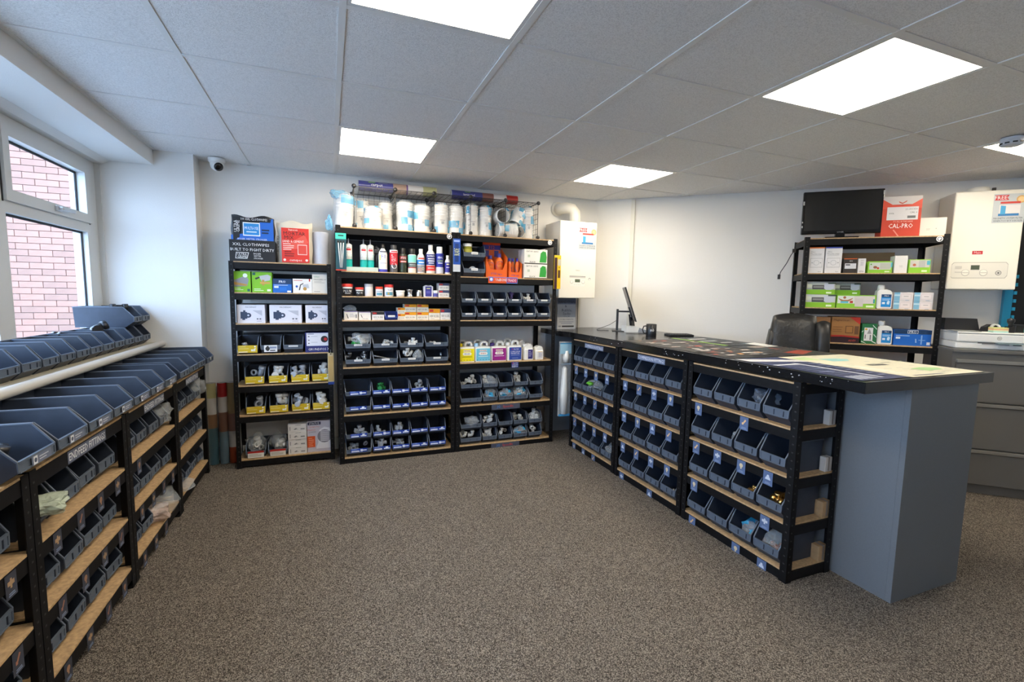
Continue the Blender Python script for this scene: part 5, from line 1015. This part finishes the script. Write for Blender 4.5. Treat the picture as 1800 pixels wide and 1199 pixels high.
carton('brown_carton', 'wide brown cardboard carton at the back of thermostat shelf', FDR, .46, .18, z, .36, .15, .165, '7a6248', [])
ct('product_box', 'black box with white label beside thermostat boxes', .272, .362, z, .112, .09, '2e2826', [('r', 0, .94, 1, 1, 'c05a28'), ('t', .55, .82, .07, 'EPH', 'd8d8d8', .3), ('r', .1, .3, .95, .66, 'd4d4d8'), ('r', .16, .52, .5, .6, '404048')])
ct('product_box', 'narrow white box right of the black box', .366, .418, z, .11, .08, 'dcdad8', [('r', .3, .86, .7, .9, 'a8a8a8'), ('r', .3, .5, .7, .8, 'c8c6c8'), ('t', .5, .12, .1, 'EPH', '444444', .6)])
GB = [('r', 0, 0, 1, .34, '8cc63a'), ('r', .05, .3, .95, .9, 'c4c8c0'), ('r', .5, .35, .93, .85, 'b8b8b0'), ('c', .3, .5, .14, '8a5a3a', .8), ('c', .42, .42, .09, 'c8402a'), ('c', .12, .75, .06, '5a9a3a'), ('r', .94, .5, 1, .9, '5ab8c8'), ('r', .7, .08, .9, .18, 'e0f0c8')]
ct('product_box', 'green and grey box with fruit picture, middle of thermostat shelf', .43, .583, z, .088, .1, '8cc63a', GB)
ct('product_box', 'plain white upright box between two green boxes', .592, .675, z, .128, .09, 'dedcd8', [('t', .5, .42, .05, 'nest', '777777', .3), ('r', .4, .34, .65, .35, '999999')])
ct('product_box', 'small green and grey box at right end of thermostat shelf', .680, .812, z, .10, .1, '8cc63a', [('r', 0, 0, 1, .4, '8cc63a'), ('r', .05, .42, .95, .95, 'c8c4bc'), ('r', .45, .42, .75, .95, 'b4b4b0'), ('c', .25, .6, .1, 'b86a4a'), ('r', .82, .6, .97, .9, '58b0c4'), ('r', .6, .1, .85, .22, 'e0f0c8')])
z = SD[2]
GC = [('r', 0, 0, 1, .4, '86bd2c'), ('r', .22, .42, .66, .78, '4a4a48'), ('r', .25, .55, .6, .7, '8a8a88'), ('p', [(.62, .5), (.7, .38), (.85, .38), (.95, .5), (.95, .95), (.62, .95)], 'c4c8d4'), ('r', .7, .08, .88, .22, 'e4f2cc'), ('r', .03, .55, .2, .85, 'd8dcc8'), ('r', .75, .88, 1, 1, '4a5a4a')]
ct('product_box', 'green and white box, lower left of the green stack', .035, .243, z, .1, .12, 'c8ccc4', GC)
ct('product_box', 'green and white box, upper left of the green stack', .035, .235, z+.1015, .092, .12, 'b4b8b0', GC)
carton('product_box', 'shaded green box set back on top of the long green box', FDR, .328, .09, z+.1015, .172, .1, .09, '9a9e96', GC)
ct('product_box', 'long green box with person picture on second shelf', .248, .503, z, .1, .16, '8cc63a', [('r', 0, .93, 1, 1, '8cc63a'), ('r', .02, .35, .45, .93, 'd8dcd4'), ('p', [(.03, .75), (.16, .62), (.28, .62), (.42, .78), (.4, .68), (.3, .5), (.12, .5)], 'b07850'), ('c', .2, .8, .1, 'a86a44'), ('r', .1, .38, .3, .52, '58b8c8'), ('r', .34, .38, .42, .56, 'b84030'), ('r', .45, .35, .97, .93, 'd4ccc8'), ('r', .47, .12, .68, .75, 'ccc4c0'), ('r', .93, .4, .97, .7, '3a9a98'), ('r', .76, .08, .95, .22, 'e0f0c8')])
BT = [('r', .12, .05, .95, .95, '1c86cc'), ('r', .12, .74, .95, .95, '1c4470'), ('t', .55, .84, .1, 'PRO', 'f0f4f8', .4), ('r', .2, .6, .88, .63, 'd0e8f8'), ('r', .2, .52, .8, .55, 'd0e8f8'), ('r', .2, .25, .45, .4, 'dfe8f0'), ('p', [(.6, .25), (.8, .22), (.86, .45), (.72, .5), (.6, .42)], 'cfe4f4')]
def wb(label, x0, x1, z, h):
    t = empty('chemical_bottle', label, 'bottle'); FDR.put(t, (x0+x1)/2, .03, z); w_ = x1-x0; d = .07
    bm = bm_new(); prism(bm, [(-w_/2, 0), (w_/2, 0), (w_/2, h*.6), (w_*.42, h*.74), (w_*.2, h*.8), (-w_*.12, h*.8), (-w_*.45, h*.78), (-w_/2, h*.7)], 'y', 0, d); bmesh.ops.bevel(bm, geom=bm.edges[:], offset=.006, segments=2, affect='EDGES'); obj('body', bm, WPL, t)
    bm = bm_new(); lathe(bm, [(w_*.24, h*.77), (w_*.24, h*.96), (w_*.2, h), (.001, h)], 14, c=(-w_*.18, d/2, 0)); obj('cap', bm, WPL, t); decal(t, 'label', w_*.78, h*.58, BT, loc=(w_*.06, -.0006, h*.05))
wb('white bottle with blue label, beside the small sensor boxes', .508, .603, z, .18)
SB = [('r', .0, .0, .3, 1, '7ab0cc'), ('r', .0, .55, .3, .75, 'b8d8e4'), ('r', .35, .2, .9, .8, 'd8cccc'), ('r', .37, .25, .86, .75, 'e4dcda'), ('r', .5, .5, .75, .55, '888888'), ('r', .6, .02, .8, .08, '90a8c0')]
for k in range(2):
    for i in range(2): ct('small_box', 'small pink-white box with blue end, %s %s of four' % (('lower', 'upper')[k], ('left', 'right')[i]), .610+i*.121, .729+i*.121, z+k*.063, .062, .1, 'ddd6d4', SB)
z = SD[3]
BC = [('r', .4, .1, .46, .8, '4a3020'), ('r', .55, .35, .8, .7, '5a3c26'), ('r', .57, .37, .78, .68, '9a7048'), ('r', .3, .15, .9, .2, '4a3020')]
ct('brown_carton', 'brown cardboard carton partly behind the leather chair', .10, .222, z, .195, .12, '9a7048', BC)
ct('brown_carton', 'brown carton with red corner and dark base band', .228, .418, z, .2, .14, 'a0713f', [('r', 0, 0, 1, .24, '2a1620'), ('p', [(0, .22), (.4, .24), (1, .2), (1, .26), (.4, .3), (0, .29)], 'a82820'), ('p', [(.62, 1), (1, 1), (1, .72)], 'c83828'), ('t', .34, .87, .1, 'MagnaClean', '5a2e1c', .6), ('r', .05, .6, .4, .62, '7a5232'), ('r', .05, .5, .36, .52, '7a5232'), ('r', .05, .42, .38, .44, '7a5232'), ('r', .5, .38, .76, .66, '5a3c26'), ('r', .52, .4, .74, .64, 'a0713f'), ('r', .82, .34, .96, .66, '6a4a30'), ('t', .76, .1, .07, 'ADEY', 'c85040', .26)])
ct('product_box', 'green box with white stripes and white label', .428, .528, z, .155, .08, '1c6a3c', [('p', [(0, .55), (.1, .62), (.1, .66), (0, .6)], 'e0e8e0'), ('p', [(.7, .9), (1, .7), (1, .74), (.7, .95)], 'e0e8e0'), ('p', [(.8, .45), (1, .3), (1, .34), (.8, .5)], 'e0e8e0'), ('p', [(0, .1), (.3, .02), (.35, .02), (0, .15)], 'e0e8e0'), ('p', [(.7, .12), (1, .02), (1, .06), (.7, .16)], 'e0e8e0'), ('r', .16, .15, .74, .8, 'dcdcdc'), ('c', .28, .72, .05, 'd8b030'), ('p', [(.35, .5), (.65, .5), (.5, .75)], '999999'), ('r', .22, .25, .28, .45, '555555'), ('r', .55, .2, .62, .45, '666666')])
wb('white bottle with blue label, beside the long blue box', .532, .625, z, .178)
ct('product_box', 'long blue box with navy band at right end', .632, .862, z, .118, .12, '1462bc', [('r', 0, .74, 1, 1, '17375c'), ('r', .36, .77, .64, .98, 'e0e4ec'), ('r', .37, .79, .63, .96, '17375c'), ('t', .5, .875, .14, 'PRO', 'f0f4f8', .24), ('r', .05, .6, .42, .64, 'a8c8ec'), ('r', .05, .42, .17, .54, 'd8e4f0'), ('r', .72, .1, .76, .68, '7fa8dc'), ('r', .66, .35, .84, .39, '7fa8dc'), ('p', [(.58, .2), (.62, .2), (.6, .45), (.57, .45)], '8fb4e4'), ('r', .88, .08, .97, .26, 'dce4ee')])
# top of the rack
t = empty('television', 'black flat television standing on the diagonal-wall rack', 'television'); FDR.put(t, .24, .05, SD[0]+.0)
bm = bm_new(); box(bm, -.262, 0, .035, .262, .035, .36, 0, .006); obj('casing', bm, mat('gloss_black', (.008, .008, .009), .12), t)
bm = bm_new(); box(bm, -.245, -.001, .062, .245, .0, .345); obj('screen', bm, mat('dark_screen', (.010, .011, .012), .25), t)
bm = bm_new(); box(bm, -.11, -.05, 0, .11, .12, .008, 0, .003); box(bm, -.03, .0, .008, .03, .03, .05); obj('stand', bm, MC['gloss_black'], t)
decal(t, 'lettering', .524, .36, [('t', .5, .135, .028, 'LOGIK', 'b0b0b0', .1), ('r', .0, .72, .02, .8, 'd0d0cc'), ('r', .0, .34, .015, .37, 'd0d0cc'), ('r', .0, .24, .015, .28, 'd0d0cc'), ('r', .98, .88, 1, .96, 'd0d0cc')], off=.0014)
carton('product_box', 'tall red and white box beside the television', FDR, .614, .05, SD[0], .236, .12, .295, 'c83c24', [('r', 0, .8, 1, 1, 'd0c8c4'), ('p', [(0, .93), (.25, .8), (.5, .76), (.75, .8), (1, .93), (1, .7), (0, .7)], 'dc4a30'), ('p', [(.4, .88), (.5, .84), (.62, .9), (.6, .86), (.5, .81), (.42, .84)], 'c8604a'), ('r', .12, .42, .92, .74, 'd8d4d4'), ('t', .24, .59, .045, 'inta', '5a5a5a', .2), ('t', .74, .68, .04, '21-301050', '4a4a4a', .34), ('t', .8, .60, .04, 'CAL 6', '4a4a4a', .22), ('r', .65, .46, .86, .52, '6a6a6a'), ('t', .55, .38, .035, "IT'S ALL IN THE NAME", 'f0b8a8', .5), ('t', .5, .275, .11, 'CAL-PRO', 'f4ece8', .62), ('p', [(.3, .18), (.34, .18), (.48, 0.02), (.44, .02)], 'e08a78')])
carton('product_box', 'low white box at right end of rack top, by large boiler', FDR, .812, .06, SD[0], .155, .12, .135, 'dcd8cc', [('r', .25, .4, .4, .42, 'b0aca0'), ('r', .25, .34, .38, .36, 'b0aca0'), ('c', .62, .42, .02, '777777')])
bm = bm_new(); tube(bm, [(0, 0, 0), (-.02, 0, -.03), (-.05, -.01, -.10), (-.09, -.02, -.17), (-.10, -.02, -.20)], .0035, 6); box(bm, -.112, -.03, -.235, -.092, -.012, -.195, 0, .002); box(bm, -.012, -.01, -.01, .012, .01, .02); o = obj('hanging_cable', bm, BPL); FDR.put(o, -.012, .33, 1.72); tag(o, 'short black cable with plug dangling from the rack left side', 'cable')
# large boiler
FB = Frame((D0+DT*2.70+DN*.25).x, (D0+DT*2.70+DN*.25).y, -42)
t = empty('wall_boiler', 'large white wall boiler with red badge on the diagonal wall', 'boiler'); FB.put(t, .195, 0, 1.412)
bm = bm_new(); box(bm, -.20, 0, 0, .20, .245, .712, 0, .008); obj('casing', bm, WPLC, t)
decal(t, 'control_panel', .40, .712, [('r', .33, .36, .48, .395, 'c02830'), ('t', .405, .378, .022, 'Main', 'f0d0d0', .1), *[('p', [(.05, .13+q), (.07, .115+q), (.83-q, .115+q), (.86-q, .14+q), (.86-q, .26-q), (.83-q, .28-q), (.08+q, .28-q), (.05+q, .26-q)], c) for q, c in ((0, 'b8b4aa'), (.006, 'e2ded2'))], ('r', .33, .20, .46, .25, '9a978f'), ('r', .335, .205, .455, .248, '4a5446'), ('c', .26, .172, .034, 'b8b4aa'), ('c', .26, .174, .029, 'ece8dc'), ('r', .20, .168, .32, .176, 'c4c0b6'), ('c', .52, .172, .034, 'b8b4aa'), ('c', .52, .174, .029, 'ece8dc'), ('r', .46, .168, .58, .176, 'c4c0b6'), ('c', .73, .17, .025, '8a8880'), ('c', .73, .17, .019, 'cfccc2'), ('c', .73, .17, .008, '55534e'), ('r', .10, .215, .2, .24, 'c8c4ba'), ('r', .10, .175, .2, .18, 'a8a49a')])
leaflet(t, .178, .205, (.109, -.0008, .478))
bm = bm_new(); lathe(bm, [(.05, 0), (.065, .005), (.06, .04), (.04, .045)], 18, c=(-.02, .12, .712)); obj('flue_socket', bm, WPLC, t); bm = bm_new(); lathe(bm, [(.012, 0), (.012, .035), (.001, .035)], 10, c=(.06, .1, .712)); obj('test_cap', bm, P('55534e'), t)
# filing cabinet
fco = D0+DT*2.61+DN*.67
FK = Frame(fco.x, fco.y, -42)
t = empty('filing_cabinet', 'wide grey metal filing cabinet under the large boiler', 'cabinet'); FK.put(t, 0, 0, 0)
bm = bm_new(); box(bm, 0, .02, .06, .95, .44, .98); box(bm, .01, .03, 0, .94, .43, .06); box(bm, -.005, .0, .98, .955, .445, .998); obj('carcass', bm, CABM, t)
for i, (z0, z1) in enumerate(((.07, .315), (.32, .64), (.645, .86), (.865, .975))):
    dz = [(.07, .318), (.322, .640), (.644, .935)]
for i, (z0, z1) in enumerate(dz):
    bm = bm_new(); box(bm, .02, .0, z0, .93, .0199, z1-.03, 0, .002); dr = obj('drawer', bm, CABM, t)
    bm = bm_new(); box(bm, .02, -.008, z1-.028, .93, .0199, z1-.006, 0, .003); box(bm, .02, -.010, z1-.012, .93, -.0085, z1-.006); obj('handle', bm, mat('silver_handle', (.42, .41, .38), .35, .6), dr)
# printer and things on it
t = empty('printer', 'white flat scanner printer on the filing cabinet', 'printer'); FK.put(t, .255, .06, .9995)
bm = bm_new(); box(bm, -.23, 0, .0, .23, .3, .045, 0, .01); obj('lower_body', bm, WPL, t); bm = bm_new(); box(bm, -.225, -.005, .046, .225, .3, .105, 0, .008); obj('upper_body', bm, WPL, t); bm = bm_new(); box(bm, -.226, -.006, .106, .226, .3, .116, 0, .003); obj('lid', bm, WPL, t)
decal(t, 'logo', .45, .1, [('c', .5, .78, .13, 'a8a49c'), ('c', .5, .78, .105, 'd8d4cc'), ('t', .5, .78, .15, 'hp', '9a968e', .06), ('r', .25, .40, .78, .47, '3a3a3a'), ('r', .3, .33, .62, .4, '8a8a8a'), ('r', .66, .32, .76, .38, '4a4a4a')], loc=(0, -.006, .0))
bm = bm_new(); box(bm, -.02, -.05, .042, .12, .02, .045); obj('paper_tray', bm, P('7a9098'), t)
ZP = 1.1165
bm = bm_new(); prism(bm, [(-.1, 0), (.1, 0), (.08, .085), (-.1, .085)], 'y', 0, .08); o = obj('desk_organiser', bm, BPL); FK.put(o, .13, .24, ZP); tag(o, 'black box-like organiser at back left of the printer lid', 'organiser')
t = empty('tape_dispenser', 'black tape dispenser with white tape on the printer', 'tape dispenser'); FK.put(t, .275, .17, ZP); bm = bm_new(); prism(bm, [(-.06, 0), (.06, 0), (.05, .03), (.02, .05), (-.02, .05), (-.05, .03)], 'y', 0, .05); obj('dispenser_body', bm, BPL, t); bm = bm_new(); lathe(bm, [(.026, -.01), (.026, .01), (.015, .01), (.015, -.01), (.026, -.01)], 18, c=(0, -.0105, .03), axis='y', cap=False); obj('tape_roll', bm, WPL, t)
t = empty('sticky_notes', 'stack of pastel sticky notes on the printer lid', 'sticky notes'); FK.put(t, .27, .07, ZP)
for i, c in enumerate(('a8d8d0', 'dcd8b0', 'e8b088', 'd8d888')):
    bm = bm_new(); box(bm, -.045, 0, i*.0085, .035, .06, i*.0085+.0083); obj('note_pad', bm, P(c), t)
t = empty('stamp', 'black self-inking stamp behind the sticky notes', 'stamp'); FK.put(t, .335, .12, ZP); bm = bm_new(); box(bm, -.02, -.015, 0, .02, .02, .04, 0, .003); obj('stamp_base', bm, BPL, t); bm = bm_new(); lathe(bm, [(.012, .04), (.011, .055), (.02, .075), (.02, .09), (.001, .1)], 14); obj('stamp_handle', bm, BPL, t)
bm = bm_new(); box(bm, -.028, 0, 0, .028, .03, .045, 0, .01); o = obj('sharpener', bm, P('2ab892')); FK.put(o, .415, .06, ZP); tag(o, 'small rounded teal block on the printer lid', 'stationery')
bm = bm_new(); box(bm, -.035, 0, 0, .04, .06, .055, 0, .006); o = obj('hole_punch', bm, BPL); FK.put(o, .41, .15, ZP); tag(o, 'black hole punch behind the teal block', 'stationery')
bm = bm_new(); box(bm, -.09, 0, 0, .06, .1, .006); o = obj('notebook', bm, P('8a8c8a')); FK.put(o, .10, .06, ZP); tag(o, 'thin grey notebook on the left of the printer lid', 'notebook')
# display stand of packaged workwear at the right edge
oo = D0+DT*3.10+DN*.10
FW = Frame(oo.x, oo.y, -42)
t = empty('display_stand', 'black and teal display stand at the right edge by the large boiler', 'display stand'); FW.put(t, 0, 0, 0)
bm = bm_new(); box(bm, .06, .0, 0, .62, .03, 2.15); obj('back_board', bm, P('0d1013'), t)
bm = bm_new(); box(bm, .01, .0, 0, .059, .03, 2.14); obj('side_panel', bm, P('1a7a9c'), t)
for q in range(24):
    if q < 3: continue
    bm = bm_new(); box(bm, .0595, -.012, .12+q*.06, .075, -.0005, .145+q*.06); obj('hook_tab', bm, P('1f86a8'), t)
bm = bm_new(); box(bm, .13, -.03, 2.06, .62, -.001, 2.16); obj('header', bm, P('1d5c70'), t)
for i, (x, z0, h) in enumerate(((.22, 1.44, .2), (.22, 1.14, .24), (.36, 1.44, .2), (.36, 1.14, .24), (.22, 1.72, .22), (.36, 1.72, .22))):
    t2 = empty('garment_pack', 'packaged dark garment with teal header, %s of the %s column at right edge' % (('upper', 'lower', 'upper', 'lower', 'top', 'top')[i], ('left', 'left', 'right', 'right', 'left', 'right')[i]), 'packet'); FW.put(t2, x, -.03, z0)
    bm = bm_new(); box(bm, -.06, 0, 0, .06, .02, h, 0, .004); obj('pack_body', bm, P('34324a', .3), t2); decal(t2, 'printed_front', .12, h, [('r', 0, .82, 1, 1, '2a8ab4'), ('p', [(.1, .1), (.3, .5), (.7, .6), (.9, .8), (.1, .8)], '8a8ea0'), ('p', [(.3, .1), (.5, .4), (.45, .1)], 'c8ccd4')])
# leather chair
t = empty('office_chair', 'black leather office chair behind the counter', 'chair', (3.15, 2.39, 0), math.radians(-44))
def pad(name, sx, sy, sz, loc, rot, creases=0, m=LEATHER):
    bm = bm_new(); bmesh.ops.create_cube(bm, size=1); bmesh.ops.subdivide_edges(bm, edges=bm.edges[:], cuts=9, use_grid_fill=True)
    for v in bm.verts:
        x, y, z = v.co*2; k = (1-abs(x)**4)*(1-abs(z)**4)
        xx = x*math.sqrt(1-.10*z*z-.0*y*y); zz = z*math.sqrt(1-.14*x*x); yy = y*(.55+.45*k**.5 if k > 0 else .55)
        cr = creases*.16*math.exp(-((abs(x)-.52)/.05)**2)*(1 if y < 0 else 1) + creases*.07*math.sin(9*z+5*x)
        v.co = Vector((xx*sx/2*(1-(.20*z if creases else 0)), (yy*(1-cr))*sy/2+.02*x*x*(1 if creases else 0)*-1, zz*sz/2))
    for f in bm.faces: f.smooth = True
    o = obj(name, bm, m, t, loc); o.rotation_euler = rot; return o
pad('backrest', .36, .15, .62, (0, .20, .90), (-.12, 0, 0), 1); pad('seat', .50, .50, .12, (0, -.04, .50), (0, 0, 0), .5)
pad('wing', .09, .19, .50, (.18, .16, .91), (-.12, 0, 0), 0); pad('wing', .05, .15, .44, (-.165, .19, .88), (-.12, .14, 0), 0)
for s in (-1, 1):
    a = pad('armrest', .07, .30, .05, (s*.29, -.02, .68), (0, 0, 0)); bm = bm_new(); tube(bm, [(0, .1, -.01), (0, .12, -.1), (-s*.04, .05, -.2)], .016, 8); obj('arm_support', bm, BPL, a)
bm = bm_new(); lathe(bm, [(.03, .10), (.03, .30), (.045, .31), (.045, .43), (.1, .44)], 14); obj('gas_column', bm, BPL, t)
for q in range(5):
    a = 2*PI*q/5+.3; bm = bm_new(); tube(bm, [(0, 0, .11), (.15*math.cos(a), .15*math.sin(a), .10), (.27*math.cos(a), .27*math.sin(a), .065)], [.03, .025, .018], 8); l_ = obj('base_leg', bm, BPL, t); bm = bm_new(); lathe(bm, [(.001, -.02), (.026, -.02), (.026, .02), (.001, .02)], 12, axis='x', c=(.27*math.cos(a), .27*math.sin(a), .027)); obj('caster', bm, BPL, l_)
# dome camera, smoke detector
t = empty('dome_camera', 'white dome security camera on the ceiling near the white pier', 'security camera', (-.725, 3.99, CH-.004)); t.rotation_euler = (PI, 0, .3)
bm = bm_new(); lathe(bm, [(.052, 0), (.055, .006), (.054, .02), (.046, .034)], 24); obj('base', bm, WPL, t)
bm = bm_new(); bmesh.ops.create_uvsphere(bm, u_segments=20, v_segments=14, radius=.043, matrix=Matrix.Translation((0, 0, .045)))
for f in bm.faces: f.smooth = True
h_ = obj('ball', bm, WPL, t); bm = bm_new(); d = Vector((.18, .72, .45)).normalized()
q = d.to_track_quat('Z', 'Y').to_matrix().to_4x4(); lathe(bm, [(.001, .044), (.026, .043), (.030, .034), (.030, .028)], 20, cap=False); bmesh.ops.transform(bm, matrix=Matrix.Translation((0, 0, .045)) @ q, verts=bm.verts); obj('lens', bm, mat('gloss_black', (0, 0, 0)), h_)
t = empty('smoke_detector', 'white round smoke detector on the ceiling at upper right', 'smoke detector', (3.62, 1.54, CH-.0045)); t.rotation_euler = (PI, 0, 0)
bm = bm_new(); lathe(bm, [(.052, 0), (.053, .012), (.050, .014), (.050, .02), (.053, .024), (.050, .038), (.03, .046), (.001, .048)], 28, cap=False); obj('body', bm, mat('bluish_white_plastic', (.62, .66, .74), .4), t)
for q in range(10):
    a = 2*PI*q/10; bm = bm_new(); box(bm, -.010, -.0015, -.0035, .010, .0015, .0035); v_ = obj('vent', bm, P('1a1c22'), t, (.0515*math.cos(a), .0515*math.sin(a), .031)); v_.rotation_euler.z = a+PI/2
